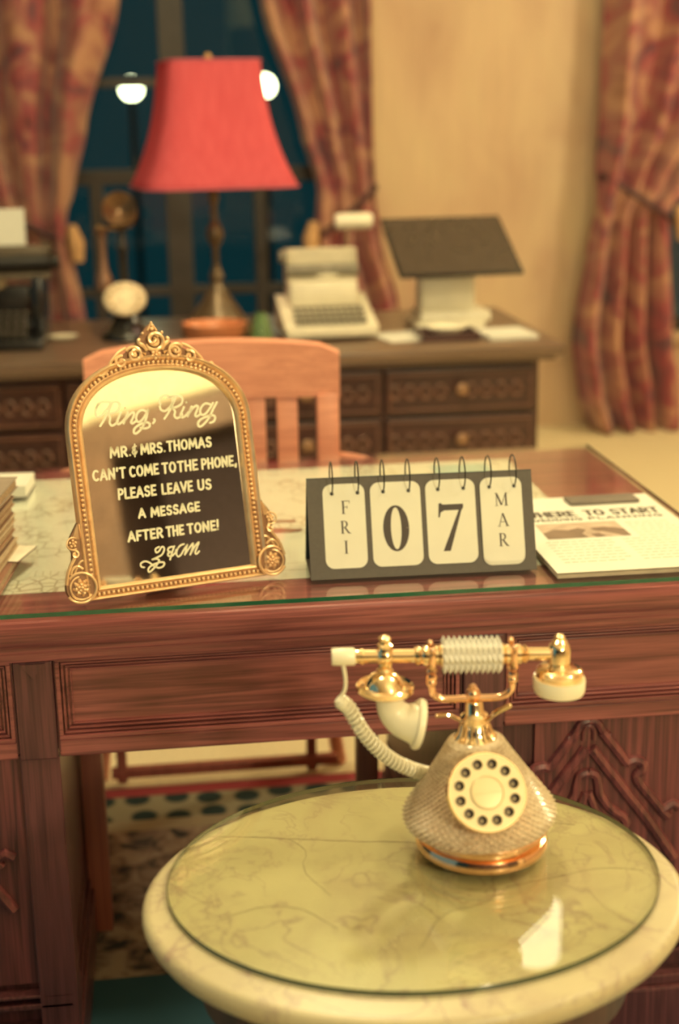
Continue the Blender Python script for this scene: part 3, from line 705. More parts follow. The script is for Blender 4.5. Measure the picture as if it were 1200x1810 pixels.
for i in range(len(vs)): b.f([vs[i], vs2[i], vs2[(i+1) % len(vs)], vs[(i+1) % len(vs)]])
obj('mirror_glass', b, 'mirror', MI, smooth=False)
# moulded frame: profile swept between the inner and the outer outline (same vertex count)
b = MB(mi); prof = [(-.02, .0035), (0.0, .008), (.10, .0125), (.20, .0135), (.28, .011), (.34, .0085), (.44, .0078), (.60, .0078), (.70, .010), (.78, .0145), (.88, .0160), (.97, .013), (1.0, .007), (1.0, 0)]
rings = []
for t_, h in prof: rings.append([b.v((x0+(x1-x0)*t_, y0+(y1-y0)*t_, h)) for (x0, y0), (x1, y1) in zip(inner, outer)])
for a, c in zip(rings, rings[1:]):
    n = len(a)
    for i in range(n): b.f([a[i], a[(i+1) % n], c[(i+1) % n], c[i]])
fr = obj('frame', b, 'fgold', MI, angle=35)
# beading along the channel
mid = [(x0+(x1-x0)*.52, y0+(y1-y0)*.52) for (x0, y0), (x1, y1) in zip(inner, outer)]
b = MB(mi)
for p in resample(mid, 150): b.sphere((p.x, p.y, .0102), .0027, 8, 6)
obj('beading', b, 'fgold', fr)
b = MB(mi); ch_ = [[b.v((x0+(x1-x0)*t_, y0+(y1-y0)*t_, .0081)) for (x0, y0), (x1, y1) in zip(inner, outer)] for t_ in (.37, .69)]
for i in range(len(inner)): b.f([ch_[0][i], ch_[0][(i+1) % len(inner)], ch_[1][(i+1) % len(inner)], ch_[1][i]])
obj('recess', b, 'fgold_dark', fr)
# easel back
obj('backing', MB(mi).box(-.10, .10, .02, .22, -.004, .0008), 'fgold_dark', MI, smooth=False)
b = MB(mi); b.prism([(-.03, .0), (.03, 0), (.02, .2), (-.02, .2)], 0, 0.001)
b = MB(); 
def easel(p): return (p[0], .004+.0*p[1]+(.20-p[2])*.32+p[1], p[2])
b = MB(easel); b.box(-.03, .03, 0, .003, .012, .2); obj('easel_leg', b, 'black', MI, smooth=False)
def scroll(b, cx, cy, r0, r1, a0, turns, w0, w1, z=.012, n=26, flip=1):
    pts, rr = [], []
    for i in range(n+1):
        t_ = i/n; a = radians(a0)+flip*2*pi*turns*t_; r = r0+(r1-r0)*t_
        pts.append((cx+r*cos(a), cy+r*sin(a), z+.003*sin(pi*t_))); rr.append(w0+(w1-w0)*t_)
    b.tube(pts, rr, 7)
def rosette(b, cx, cy, r, n=6, z=.014):
    for i in range(n):
        a = 2*pi*i/n+.3; b.sphere((cx+r*.58*cos(a), cy+r*.58*sin(a), z), r*.36, 8, 6)
    b.sphere((cx, cy, z+.002), r*.30, 8, 6)
# crest
back = MB(mi)
poly = [(-.078, .305), (-.060, .322), (-.044, .330), (-.034, .337), (-.022, .345), (-.014, .356), (-.006, .366), (.0035, .3735), (.010, .362), (.019, .352), (.030, .342), (.046, .334), (.060, .325), (.082, .306), (.04, .318), (0, .322), (-.04, .318)]
va = [back.v((x, y, .002)) for x, y in poly]; vb_ = [back.v((x, y, .008)) for x, y in poly]; back.f(va[::-1]); back.f(vb_)
for i in range(len(poly)): back.f([va[i], va[(i+1) % len(poly)], vb_[(i+1) % len(poly)], vb_[i]])
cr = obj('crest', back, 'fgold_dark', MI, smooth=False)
b = MB(mi); cx0 = .003
scroll(b, cx0+.002, .3475, .0145, .004, 200, 1.55, .0030, .0022, .011, 34)
scroll(b, cx0-.001, .3490, .0085, .003, 20, 1.1, .0022, .0016, .013)
b.sphere((cx0+.001, .346, .014), .0030); rosette(b, cx0+.001, .3275, .0085, 6, .012)
for k, (zz, rr_) in enumerate(((.364, .0032), (.369, .0026), (.373, .0018))): b.sphere((cx0+.001*(k % 2), zz, .010), rr_)
b.tube([(cx0-.006, .362, .009), (cx0, .372, .009)], .0016, 6); b.tube([(cx0+.007, .361, .009), (cx0+.001, .371, .009)], .0016, 6)
for s in (-1, 1):
    scroll(b, cx0+s*.030, .3300, .0118, .0030, 90-s*60, 1.4, .0027, .0019, .011, 30, s)
    scroll(b, cx0+s*.0295, .3310, .0065, .002, 90+s*60, .9, .0018, .0014, .013, 16, -s)
    b.sphere((cx0+s*.0295, .3305, .0135), .0028)
    scroll(b, cx0+s*.0495, .3215, .0088, .0026, 90+s*20, 1.2, .0024, .0016, .011, 24, -s)
    b.sphere((cx0+s*.0495, .3215, .0125), .0024)
    b.tube([(p[0], p[1], .011) for p in spline([(cx0+s*.040, .3405), (cx0+s*.052, .3345), (cx0+s*.064, .322), (cx0+s*.071, .310), (cx0+s*.079, .3045)], 5)], [.0022]*21, 7)
    b.tube([(p[0], p[1], .0105) for p in spline([(cx0+s*.079, .3045), (cx0+s*.083, .307), (cx0+s*.081, .3105), (cx0+s*.075, .3085)], 5)], .0020, 7)
    b.tube([(p[0], p[1], .011) for p in spline([(cx0+s*.011, .334), (cx0+s*.015, .341), (cx0+s*.021, .346), (cx0+s*.019, .352)], 5)], [.0034-.0012*abs(i-7)/8 for i in range(16)], 7)
    b.sphere((cx0+s*.021, .349, .011), .0030); b.sphere((cx0+s*.014, .3585, .010), .0022); b.tube([(cx0+s*.016, .321, .011), (cx0+s*.021, .333, .012), (cx0+s*.013, .330, .011)], .0024, 7)
obj('crest_scrolls', b, 'fgold', cr)
# corner medallions
for s in (-1, 1):
    cx, cy = s*.1395, .0195
    back = MB(mi); pl = [(cx+.0205*cos(a), cy+.0205*sin(a)) for a in [2*pi*i/28 for i in range(28)]]
    def slab(poly, z0, z1):
        va = [back.v((x, y, z0)) for x, y in poly]; vb2 = [back.v((x, y, z1)) for x, y in poly]; back.f(va[::-1]); back.f(vb2)
        for i in range(len(poly)): back.f([va[i], va[(i+1) % len(poly)], vb2[(i+1) % len(poly)], vb2[i]])
    slab(pl, .001, .0135); slab([(s*.122, .030), (s*.159, .026), (s*.154, .044), (s*.147, .057), (s*.146, .068), (s*.150, .080), (s*.145, .091), (s*.134, .108), (s*.124, .108)], .001, .0115)
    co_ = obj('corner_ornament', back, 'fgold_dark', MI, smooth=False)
    b = MB(mi)
    scroll(b, cx, cy, .0210, .0200, 90-s*120, .80, .0022, .0020, .0125, 40, -s)
    scroll(b, cx, cy, .0170, .0150, 90+s*130, .62, .0016, .0012, .0135, 30, s)
    for i in range(8):
        a = 2*pi*i/8; b.tube([(cx+.003*cos(a), cy+.003*sin(a), .015), (cx+.0080*cos(a+.25), cy+.0080*sin(a+.25), .0158), (cx+.0120*cos(a+.1), cy+.0120*sin(a+.1), .0135)], [.0018, .0034, .0016], 7)
    for i in range(5):
        a = 2*pi*i/5+.4; b.sphere((cx+.0042*cos(a), cy+.0042*sin(a), .0180), .0026)
    b.sphere((cx, cy, .0195), .0024)
    b.tube([(p[0], p[1], .0125) for p in spline([(s*.1590, .0250), (s*.1555, .040), (s*.1495, .052), (s*.1440, .060), (s*.1425, .066)], 5)], .0024, 7)
    b.tube([(p[0], p[1], .0125) for p in spline([(s*.134, .044), (s*.141, .049), (s*.148, .046), (s*.152, .038)], 5)], .0019, 7)
    b.tube([(p[0], p[1], .0125) for p in spline([(s*.130, .056), (s*.137, .054), (s*.144, .044), (s*.146, .040)], 5)], .0016, 7)
    scroll(b, s*.1425, .0655, .0052, .0018, 90, 1.1, .0018, .0012, .012, 18, s)
    rosette(b, s*.1440, .0805, .0070, 5, .013)
    scroll(b, s*.1440, .0805, .0088, .0082, -60 if s < 0 else 240, .72, .0015, .0011, .012, 20, s)
    for k in range(4): b.tube([(s*(.136+.0022*k), .086, .012), (s*(.1345+.0008*k), .106-.0018*k, .0115)], [.0016, .0009], 6)
    obj('carved_rosette', b, 'fgold', co_)
# lettering painted on the glass
TL = [(.0133, [("MR.", -.0760, -.0457, .1917), ("&", -.0455, -.0362, .1918), ("MRS.", -.0321, .0042, .1919), ("THOMAS", .0060, .0722, .1923)], .0029),
      (.0138, [("CAN'T", -.1042, -.0569, .1624), ("COME", -.0520, -.0094, .1622), ("TO", -.0047, .0160, .1620), ("THE", .0179, .0479, .1619), ("PHONE,", .0532, .1065, .1616)], .0029),
      (.0137, [("PLEASE", -.0717, -.0167, .1331), ("LEAVE", -.0089, .0369, .1327), ("US", .0439, .0648, .1325)], .0029),
      (.0122, [("A", -.0463, -.0355, .1040), ("MESSAGE", -.0284, .0438, .1034)], .0029),
      (.0129, [("AFTER", -.0650, -.0142, .0731), ("THE", -.0096, .0166, .0732), ("TONE!", .0212, .0688, .0733)], .0030)]
b = MB(lambda p: mi((p[0], p[1], .0042+p[2]*.5)))
for h, ws, wd in TL:
    for wt, x0, x1, y in ws: write(b, wt, x0, x1, y, h, wd, .24)
obj('block_lettering', b, 'paint', MI, smooth=False)
SCR = [[(-.0817, .2676), (-.0863, .2631), (-.0888, .2555), (-.0869, .25), (-.0808, .2508), (-.0751, .2562), (-.0694, .2615), (-.067, .2652)], [(-.087, .2602), (-.0838, .2668), (-.0765, .2695), (-.0666, .2682), (-.0566, .2676), (-.0536, .263), (-.057, .2564), (-.0644, .2532), (-.0705, .2528), (-.0717, .2517)], [(-.0634, .2669), (-.0702, .2557), (-.0774, .2455), (-.0845, .2368)], [(-.0706, .2524), (-.0693, .2463), (-.0707, .2399), (-.0686, .2358), (-.0634, .2372), (-.0593, .2408)], [(-.0535, .2521), (-.0573, .2455), (-.0606, .2399), (-.059, .2368), (-.0548, .2382), (-.0489, .2431)], [(-.047, .2584), (-.0467, .258)], [(-.0434, .2517), (-.0473, .2446), (-.0513, .237)], [(-.0507, .2389), (-.0441, .2462), (-.0375, .2506), (-.0346, .2493), (-.0374, .2432), (-.0406, .238), (-.0389, .2358), (-.0339, .2383)], [(-.0171, .2506), (-.0229, .2531), (-.0294, .2498), (-.0327, .2431), (-.0313, .2374), (-.0257, .2385), (-.0187, .2458), (-.0148, .2524)], [(-.0148, .2524), (-.0181, .2417), (-.0259, .2285), (-.0349, .2215), (-.0384, .2234), (-.0365, .2286), (-.0295, .2329), (-.0199, .2355), (-.0147, .2334), (-.0157, .2285), (-.022, .2271), (-.0279, .2287)], [(-.0072, .2387), (-.0065, .2366), (-.0093, .2333)], [(.0045, .2585), (.0032, .2616), (.0067, .2683), (.0132, .2707), (.0191, .2682), (.0228, .2638), (.0209, .257), (.0139, .2506), (.0085, .2487), (.004, .2512), (.0033, .2556)], [(.0158, .2665), (.0244, .2687), (.0336, .2672), (.0372, .2629), (.035, .2567), (.0287, .2532), (.0213, .2519)], [(.0284, .2673), (.0219, .2569), (.0143, .2456), (.0076, .238)], [(.0213, .2519), (.0242, .2466), (.0226, .2407), (.0257, .237), (.0316, .2389), (.034, .2417)], [(.0379, .2513), (.0345, .2456), (.0318, .2409), (.0335, .2375), (.0385, .239), (.0439, .2437)], [(.0423, .258), (.0427, .2575)], [(.0494, .2513), (.0455, .2446), (.042, .2383)], [(.0428, .2398), (.0489, .2473), (.0558, .2517), (.0588, .25), (.0559, .2442), (.0532, .2388), (.055, .2366), (.0606, .2389)], [(.077, .2517), (.0708, .2537), (.0645, .2502), (.0611, .2437), (.0626, .2383), (.0686, .2393), (.0759, .2463), (.0814, .2533)], [(.0874, .2538), (.0803, .2443), (.0737, .2338), (.0652, .2255), (.0584, .2217), (.0556, .2244), (.0573, .2293), (.0641, .2333), (.0739, .2358), (.0803, .2357), (.082, .2319), (.0792, .2271), (.0737, .2256)], [(-.022, .06), (-.0274, .0577), (-.027, .0527), (-.0227, .0541), (-.0191, .0586), (-.0159, .0592), (-.015, .0551), (-.0193, .0486), (-.0269, .0456), (-.0339, .0436), (-.0281, .0438), (-.0243, .0413), (-.0281, .0357), (-.035, .0297), (-.0405, .0268), (-.0409, .0315), (-.0353, .0357), (-.0247, .0383), (-.0176, .0373), (-.0192, .0325), (-.0256, .0308), (-.0324, .0343), (-.0388, .0402), (-.0447, .0426), (-.0507, .0403), (-.0506, .0359), (-.0467, .0343)], [(-.0006, .0572), (-.0047, .0577), (-.0091, .0559), (-.0095, .0523), (-.0055, .0508), (-.0099, .0494), (-.0103, .046), (-.0053, .0447), (.0005, .049), (.002, .0528)], [(.0001, .0581), (-.0034, .0515), (-.0083, .0401)], [(.0066, .0562), (.0036, .0526), (.0017, .0468), (.0039, .0428), (.0083, .0449), (.0133, .0513), (.0193, .0576)], [(.0042, .0535), (.0089, .0579), (.0143, .0592)], [(.0193, .0576), (.0164, .0509), (.0139, .0441)], [(.0153, .0459), (.0219, .0532), (.0278, .0585), (.0259, .0516), (.0217, .0431)], [(.023, .0449), (.0293, .0532), (.0352, .0585), (.0362, .058), (.0321, .0508), (.0293, .0451), (.0311, .0428), (.0354, .0463)]]
b = MB(lambda p: mi((p[0], p[1], .0042+p[2]*.5)))
for s_ in SCR[:21]:
    q = spline(s_, 5) if len(s_) > 2 else s_
    b.ribbon(q, .0031 if len(s_) > 2 else .0026, 0)
obj('script_heading', b, 'paint', MI, smooth=False)
b = MB(lambda p: mi((p[0], p[1], .0042+p[2]*.5)))
for s_ in SCR[21:]: b.ribbon(spline(s_, 5), .0023, 0)
obj('script_initials', b, 'paint', MI, smooth=False)

# ================================================================== stacked books, left edge of the desk
bk = [((.30, .15, .10), .0155), ((.52, .40, .26), .013), ((.22, .12, .10), .012), ((.40, .22, .14), .015), ((.55, .44, .30), .011), ((.26, .13, .09), .013), ((.45, .30, .20), .012), ((.20, .11, .09), .014), ((.30, .24, .19), .016)]
names = ['lowest book of the stack at the left end of the desk', 'second book from the bottom of the left stack', 'third book from the bottom of the left stack', 'fourth book from the bottom of the left stack', 'fifth book from the bottom, middle of the left stack', 'fourth book from the top of the left stack', 'third book from the top of the left stack', 'second book from the top of the left stack', 'dark grey covered book topping the left stack']
z = ZG+.0004
for i, (c, th) in enumerate(bk):
    dx = [.012, .004, -.003, .0, .001, -.001, .001, 0, .008][i]
    t = thing('book', names[i], 'book', (-.380+dx, 2.0, z), (0, 0, radians(-7+[2, 1, 0, .5, -.4, .3, 0, -.5, 0][i])), 'books stacked at the left end of the desk')
    b = MB(); b.box(-.125, .125, -.16, .13, 0, .0016, .0006); b.box(-.125, .125, -.16, .13, th-.0016, th, .0006); b.box(-.125, -.122, -.16, .13, .0016, th-.0016, 0)
    obj('cover', b, plain('cover_%d' % i, c, .55), t, smooth=False)
    obj('page_block', MB().box(-.120, .1225, -.157, .127, .0017, th-.0017), plain('pages_%d' % i, (.44, .31, .20), .8, var=.35, scale=300), t, smooth=False)
    z += th+.0003
    if i == 0:
        cd = obj('booklet', MB().box(-.05, .05, -.04, .04, 0, .0016, .0004), plain('white_booklet', (.86, .80, .66), .5), loc=(-.270, 2.085, z), rot=(0, 0, radians(-16))); tag(cd, 'white dark-edged booklet sticking out of the left book stack', 'booklet')
        obj('dark_rim', MB().box(-.0508, .0508, -.0408, .0408, -.0003, .0009), plain('booklet_rim', (.08, .04, .04), .5), cd, smooth=False); z += .0022
t = thing('notepad', 'pale pad of paper behind the left book stack', 'notepad', (-.355, 2.53, ZG+.0004), (0, 0, radians(-4)))
obj('sheets', MB().box(-.10, .10, -.05, .05, 0, .022, .001), 'paper', t, smooth=False); obj('backing_card', MB().box(-.101, .101, -.051, .051, -.0003, .0012), 'greycard', t, smooth=False)

# ================================================================== chair between the desks
CH = thing('office_chair', 'orange wooden slat-back armchair between the two desks', 'chair', (.085, 2.62, 0))
def cf(p): return (p[0]-.085, p[1]-2.62, p[2])
def railcurve(x0, x1, y, bow, n=14): return [(x0+(x1-x0)*i/n, y+bow*(1-(2*i/n-1)**2)) for i in range(n+1)]
def curved_rail(b, x0, x1, y, bow, z0, z1, th, crown=.012):
    rc = railcurve(x0, x1, y, bow); m_ = len(rc); R_ = []
    for i, (x, yy) in enumerate(rc):
        k = crown*(1-(2*i/(m_-1)-1)**2) - (.012 if i in (0, m_-1) else 0)
        R_.append([b.v((x, yy-th/2, z0)), b.v((x, yy+th/2, z0)), b.v((x, yy+th/2, z1+k-.006)), b.v((x, yy, z1+k)), b.v((x, yy-th/2, z1+k-.006))])
    for p, q in zip(R_, R_[1:]):
        for j in range(5): b.f([p[j], q[j], q[(j+1) % 5], p[(j+1) % 5]])
    b.f(R_[0][::-1]); b.f(R_[-1])
b = MB(cf); curved_rail(b, -.168, .353, 2.885, .035, .855, .964, .026, .016); obj('top_rail', b, 'chair', CH, angle=50)
b = MB(cf); curved_rail(b, -.160, .345, 2.875, .035, .50, .545, .024, 0); obj('lower_rail', b, 'chair', CH, angle=50)
def slat(x0, x1, y):
    b = MB(cf); b.box(x0, x1, y-.008, y+.008, .535, .865, .003); obj('slat', b, 'chair', CH)
for i in range(6):
    x = -.111+i*.0668; yy = 2.888+.034*(1-((x+.022-.0925)/.26)**2); slat(x, x+.044, yy)
for x0, x1 in ((-.166, -.118), (.305, .351)):
    b = MB(cf); b.box(x0, x1, 2.872, 2.900, .44, .862, .004); obj('stile', b, 'chair', CH)
b = MB(cf); sp = [(-.16, 2.30), (.34, 2.30), (.365, 2.42), (.36, 2.62), (.34, 2.90), (-.16, 2.90), (-.175, 2.62), (-.18, 2.42)]
lo = [b.v((x, y, .425)) for x, y in sp]; hi = [b.v((x, y, .452)) for x, y in sp]; b.f(lo[::-1]); b.f(hi)
for i in range(8): b.f([lo[i], lo[(i+1) % 8], hi[(i+1) % 8], hi[i]])
obj('seat', b, 'chair', CH, smooth=False)
for s, xs_ in ((-1, -.168), (1, .353)):
    b = MB(cf); pts = spline([(xs_-s*.005, 2.90, .715), (xs_+s*.040, 2.86, .715), (xs_+s*.058, 2.80, .708), (xs_+s*.052, 2.74, .698), (xs_+s*.035, 2.72, .688)], 6)
    b.tube(pts, .018, 8, flat=1.3); a_ = obj('armrest', b, 'chair', CH)
    b = MB(cf); b.tube([(xs_+s*.040, 2.73, .686), (xs_+s*.01, 2.70, .45)], .012, 8); obj('arm_support', b, 'chair', a_)
for x in (-.165, .320):
    b = MB(cf); b.box(x-.019, x+.019, 2.285, 2.325, .0108, .425, .004); obj('leg', b, 'chair_shaded', CH)
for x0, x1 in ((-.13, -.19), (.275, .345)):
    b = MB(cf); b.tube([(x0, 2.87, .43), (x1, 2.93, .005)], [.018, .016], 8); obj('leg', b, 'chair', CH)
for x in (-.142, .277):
    b = MB(cf); b.box(x-.011, x+.011, 2.878, 2.90, .01, .40, .002); obj('back_spindle', b, 'chair_shaded', CH)
b = MB(cf); b.box(-.165, .335, 2.872, 2.894, .024, .046, .003); obj('stretcher', b, 'chair_shaded', CH)

# ================================================================== far desk
FD = thing('writing_desk', 'dark carved wooden desk by the curtained window, farther desk', 'desk', (.2, 4.4, 0))
def ff(p): return (p[0]-.2, p[1]-4.4, p[2])
b = MB(ff); b.box(-.82, 1.155, 3.985, 4.88, .736, .768, .008); b.box(-.80, 1.13, 4.0, 4.86, .722, .7365, .004); obj('desktop', b, 'far_top', FD)
obj('body', MB(ff).box(-.76, 1.09, 4.04, 4.83, .03, .722, .004), 'oak_far', FD, smooth=False)
b = MB(ff); b.box(-.775, 1.10, 4.025, 4.84, 0, .10, .005); obj('plinth', b, 'oak_far', FD, smooth=False)
for r_, (z0, z1) in enumerate(((.575, .702), (.42, .56), (.24, .405))):
    for k in range(4):
        x0 = -.745+k*.458; x1 = x0+.443
        b = MB(ff); b.box(x0, x1, 4.022, 4.042, z0, z1, .003); o = obj('drawer', b, 'oak_far', FD, smooth=False)
        b = MB(ff); frame_molding(b, x0+.008, x1-.008, z0+.008, z1-.008, 4.023, [(0, .006, .007)])
        for j in range(9):
            if j in (4,): continue
            cx = x0+.04+j*(x1-x0-.08)/8; b.tube([(cx-.014+.014*cos(a), 4.020, (z0+z1)/2+.020*sin(a)) for a in [2*pi*q/10 for q in range(11)]], .005, 6); b.sphere((cx, 4.019, (z0+z1)/2), .009, 8, 6)
        obj('carving', b, 'far_carve', o)
        kx = (x0+x1)/2+ (.0 if k < 3 else .0)
        b = MB(ff); b.lathe([(.006, 0), (.006, .014), (.017, .018), (.019, .026), (.012, .033), (0, .034)], 14, (kx, 4.018, (z0+z1)/2+.008), Matrix.Rotation(pi/2, 3, 'X'))
        obj('knob', b, 'knob', o)

ZT = .7685
# ---- table lamp
LP = thing('table_lamp', 'table lamp with a coral red bell shade on the far desk', 'lamp', (.165, 4.42, ZT))
def sq(r, hx, hy, n=72, p=6.0):
    out = []
    for i in range(n):
        a = 2*pi*i/n; c, s = cos(a), sin(a); k = (abs(c)**p+abs(s)**p)**(-1/p); out.append((hx*c*k, hy*s*k))
    return out
b = MB(); n_, rows = 22, []
for k in range(n_+1):
    t_ = k/n_; z = 1.583-ZT - t_*.36; hw = .141+.034*t_+.060*t_**2.6
    rows.append([b.v((x, y, z)) for x, y in sq(1, hw, hw*.92)])
for a, c in zip(rows, rows[1:]):
    for i in range(len(a)): b.f([a[i], a[(i+1) % len(a)], c[(i+1) % len(c)], c[i]])
sh = obj('lamp_shade', b, 'shade', LP, rot=(0, 0, radians(9)), angle=30)
md = sh.modifiers.new('t', 'SOLIDIFY'); md.thickness = .002
b = MB()
for k, hw in ((1.583-ZT, .142), (1.223-ZT, .2355)): b.tube([(x, y, k) for x, y in sq(1, hw, hw*.92)], .0035, 6, True)
obj('trim_cord', b, plain('coral_trim', (.50, .10, .15), .5), sh)
b = MB(); b.lathe([(.115, 0), (.115, .02), (.10, .035), (.075, .07), (.045, .115), (.022, .15), (.016, .165), (.024, .18), (.016, .20), (.012, .215), (0, .215)], 32); obj('base', b, 'lampbase', LP)
b = MB(); b.lathe([(.010, .21), (.010, .27), (.02, .285), (.028, .31), (.02, .335), (.010, .35), (.010, .40), (.016, .41), (.016, .45), (0, .45)], 20); obj('pole', b, 'lampbase', LP)
b = MB(); b.tube([(p[0], 0, p[2]) for p in spline([(.0, 0, .44), (.07, 0, .52), (.075, 0, .66), (0, 0, .805)], 6)], .003, 6); b.tube([(p[0], 0, p[2]) for p in spline([(.0, 0, .44), (-.07, 0, .52), (-.075, 0, .66), (0, 0, .805)], 6)], .003, 6)
b.box(-.138, .138, -.002, .002, .805, .809); b.sphere((0, 0, .828), .012); obj('harp', b, 'brassdull', LP)
obj('bulb', MB().sphere((0, 0, .55), .032, 14, 10, 1.2), 'bulb', LP)
point('table_lamp_light', (.165, 4.42, ZT+.55), 3.0, .04, (1, .6, .4))

# ---- candlestick telephone
CT = thing('candlestick_telephone', 'antique black candlestick telephone between the typewriter and red lamp', 'telephone', (-.118, 4.42, ZT))
b = MB(); b.lathe([(.082, 0), (.082, .012), (.074, .022), (.058, .034), (.042, .06), (.036, .075), (0, .075)], 30); obj('base', b, 'blackplastic', CT)
tl = Matrix.Rotation(radians(68), 3, 'X')
b = MB(); b.lathe([(.064, 0), (.066, .006), (.060, .012), (.030, .014), (0, .014)], 28, (0, -.045, .125), tl, 1, .82); o = obj('dial', b, plain('dial_plate', (.62, .50, .34), .35, .3, var=.3, scale=60), CT)
b = MB()
for i in range(10):
    a = radians(-50+i*30); b.lathe([(.0075, .0142), (.0075, .015), (0, .015)], 10, (0, -.045, .125), tl @ Matrix.Rotation(a, 3, 'Z') @ Matrix.Identity(3)) if False else b.sphere(tuple(Vector((0, -.045, .125))+tl @ Vector((.046*cos(a), .038*sin(a), .014))), .006, 8, 6)
obj('finger_holes', b, 'brassdull', o)
b = MB(); b.lathe([(.016, .07), (.013, .10), (.012, .26), (.016, .27), (.016, .285), (.012, .29), (.012, .35), (.018, .36), (0, .37)], 18); obj('stem', b, 'blackplastic', CT)
ml = Matrix.Rotation(radians(78), 3, 'X')
b = MB(); b.lathe([(.018, -.05), (.045, -.045), (.052, -.02), (.046, .0), (.024, .012), (.018, .022), (.024, .035), (.038, .055), (.0495, .066), (.050, .070), (.036, .062), (.012, .04), (0, .038)], 30, (0, -.01, .385), ml); obj('transmitter', b, plain('dark_bronze', (.20, .12, .07), .3, .7), CT)
b = MB(); b.tube([(0, 0, .33), (-.03, 0, .335), (-.052, 0, .335)], .005, 6); b.tube([(-.052, -.012, .338), (-.07, -.02, .343), (-.052, .012, .338)], .004, 6); obj('hook', b, 'brassdull', CT)
b = MB(); b.lathe([(0, .150), (.026, .152), (.029, .165), (.024, .19), (.015, .215), (.012, .25), (.012, .315), (.020, .322), (.022, .335), (0, .337)], 22, (-.060, -.012, .0)); obj('receiver', b, plain('brown_receiver', (.22, .12, .08), .3, .3), CT)

# ---- dark typewriter
TW = thing('typewriter', 'black antique typewriter with a paper sheet, left end of far desk', 'typewriter', (-.53, 4.42, ZT))
b = MB(); b.box(-.19, .17, -.20, .16, 0, .03, .008); b.box(-.19, -.155, -.05, .16, .03, .20, .012); b.box(.135, .17, -.05, .16, .03, .20, .012); b.box(-.155, .135, .02, .15, .03, .17, .01); obj('body', b, 'blackplastic', TW)
b = MB()
for r_ in range(4):
    for k in range(11): b.lathe([(.0085, 0), (.0085, .004), (0, .005)], 10, (-.14+k*.025+.006*(r_ % 2), -.17+r_*.030, .05+r_*.016)); b.tube([(-.14+k*.025+.006*(r_ % 2), -.17+r_*.030, .05+r_*.016), (-.14+k*.025, -.13+r_*.03, .025)], .0015, 5)
obj('keys', b, plain('key_tops', (.18, .15, .12), .3), TW)
b = MB(); rotY = Matrix.Rotation(pi/2, 3, 'Y'); b.lathe([(.024, -.20), (.024, .19)], 20, (0, .06, .235), rotY); b.lathe([(.012, .19), (.022, .195), (.022, .215), (0, .218)], 16, (0, .06, .235), rotY); b.lathe([(0, -.222), (.022, -.22), (.022, -.20), (.012, -.195)], 16, (0, .06, .235), rotY); o = obj('platen', b, 'black', TW)
b = MB(); b.box(-.20, .19, .085, .10, .195, .285, .006); b.box(-.21, .19, .02, .10, .185, .205, .004); b.tube([(.19, .02, .25), (.20, -.01, .29), (.17, -.03, .31)], .006, 6); obj('carriage', b, plain('worn_enamel', (.13, .10, .07), .4, .3), TW)
b = MB(); b.lathe([(0, 0), (.06, .003), (.062, .012), (.05, .014)], 24, (-.01, -.03, .175), Matrix.Rotation(radians(40), 3, 'X'), 1.2, .5); obj('type_basket', b, 'lampbase', TW)
b = MB(); b.box(-.18, .115, .083, .0845, .25, .405); 
pp = obj('paper_sheet', b, 'paper', TW, smooth=False, rot=(radians(-6), 0, 0)); pp['label'] = 'white sheet standing in the carriage'

# ---- pale dish
b = MB(); b.lathe([(0, .001), (.030, .001), (.045, .008), (.046, .011), (.028, .006), (0, .005)], 24, sx=1, sy=.8); o = obj('coaster', b, 'offwhite', loc=(-.315, 4.45, ZT)); tag(o, 'small pale oval dish beside the black typewriter', 'dish')
# ---- wooden bowl
b = MB(); b.lathe([(0, .0), (.055, 0), (.088, .03), (.096, .060), (.098, .066), (.090, .066), (.080, .034), (.05, .010), (0, .008)], 40); o = obj('bowl', b, 'bowl', loc=(.145, 4.22, ZT)); tag(o, 'round orange wooden bowl in front of the red lamp', 'bowl')
# ---- green glass
b = MB(); b.lathe([(0, 0), (.030, 0), (.036, .012), (.032, .035), (.024, .07), (.018, .085), (.018, .092), (.014, .092), (.014, .08), (.026, .03), (.02, .012), (0, .01)], 28); o = obj('glass_vase', b, 'greenglass', loc=(.283, 4.20, ZT)); tag(o, 'small green glass vase beside the putty-coloured typewriter', 'vase')
b = MB(); b.lathe([(.014, 0), (.012, .012), (.004, .018), (0, .018)], 16); o = obj('desk_bell', b, plain('chromed_metal', (.9, .9, .7), .05, 1), loc=(.365, 4.09, ZT)); tag(o, 'tiny shiny metal bell at the front edge of the far desk', 'bell')

# ---- putty electric typewriter
PT = thing('typewriter', 'putty-coloured vintage typewriter in the middle of the far desk', 'typewriter', (.492, 4.36, ZT), (0, 0, radians(2)))
b = MB(); b.box(-.142, .140, -.17, .12, .012, .045, .012)
v_ = [b.v(q) for q in ((-.142, -.17, .04), (.14, -.17, .04), (.14, .10, .115), (-.142, .10, .115), (-.142, .12, .02), (.14, .12, .02))]
b.f([v_[0], v_[1], v_[2], v_[3]]); b.f([v_[3], v_[2], v_[5], v_[4]]); b.f([v_[0], v_[3], v_[4]]); b.f([v_[1], v_[5], v_[2]])
obj('base_shell', b, 'putty', PT, smooth=False)
b = MB(); b.box(-.110, .106, -.02, .115, .085, .165, .02); obj('housing', b, 'putty', PT)
b = MB(); b.box(-.108, .100, .03, .045, .17, .262, .004); b.box(-.112, .106, .015, .10, .155, .178, .006); b.box(-.112, -.10, .02, .10, .17, .258, .004); b.box(.095, .107, .02, .10, .17, .258, .004); cg = obj('carriage', b, plain('ribbed_putty', (.62, .56, .42), .45), PT, smooth=False)
b = MB()
for i in range(16): b.box(-.094+i*.012, -.089+i*.012, .026, .031, .205, .258)
obj('paper_rest_ribs', b, 'putty', cg, smooth=False)
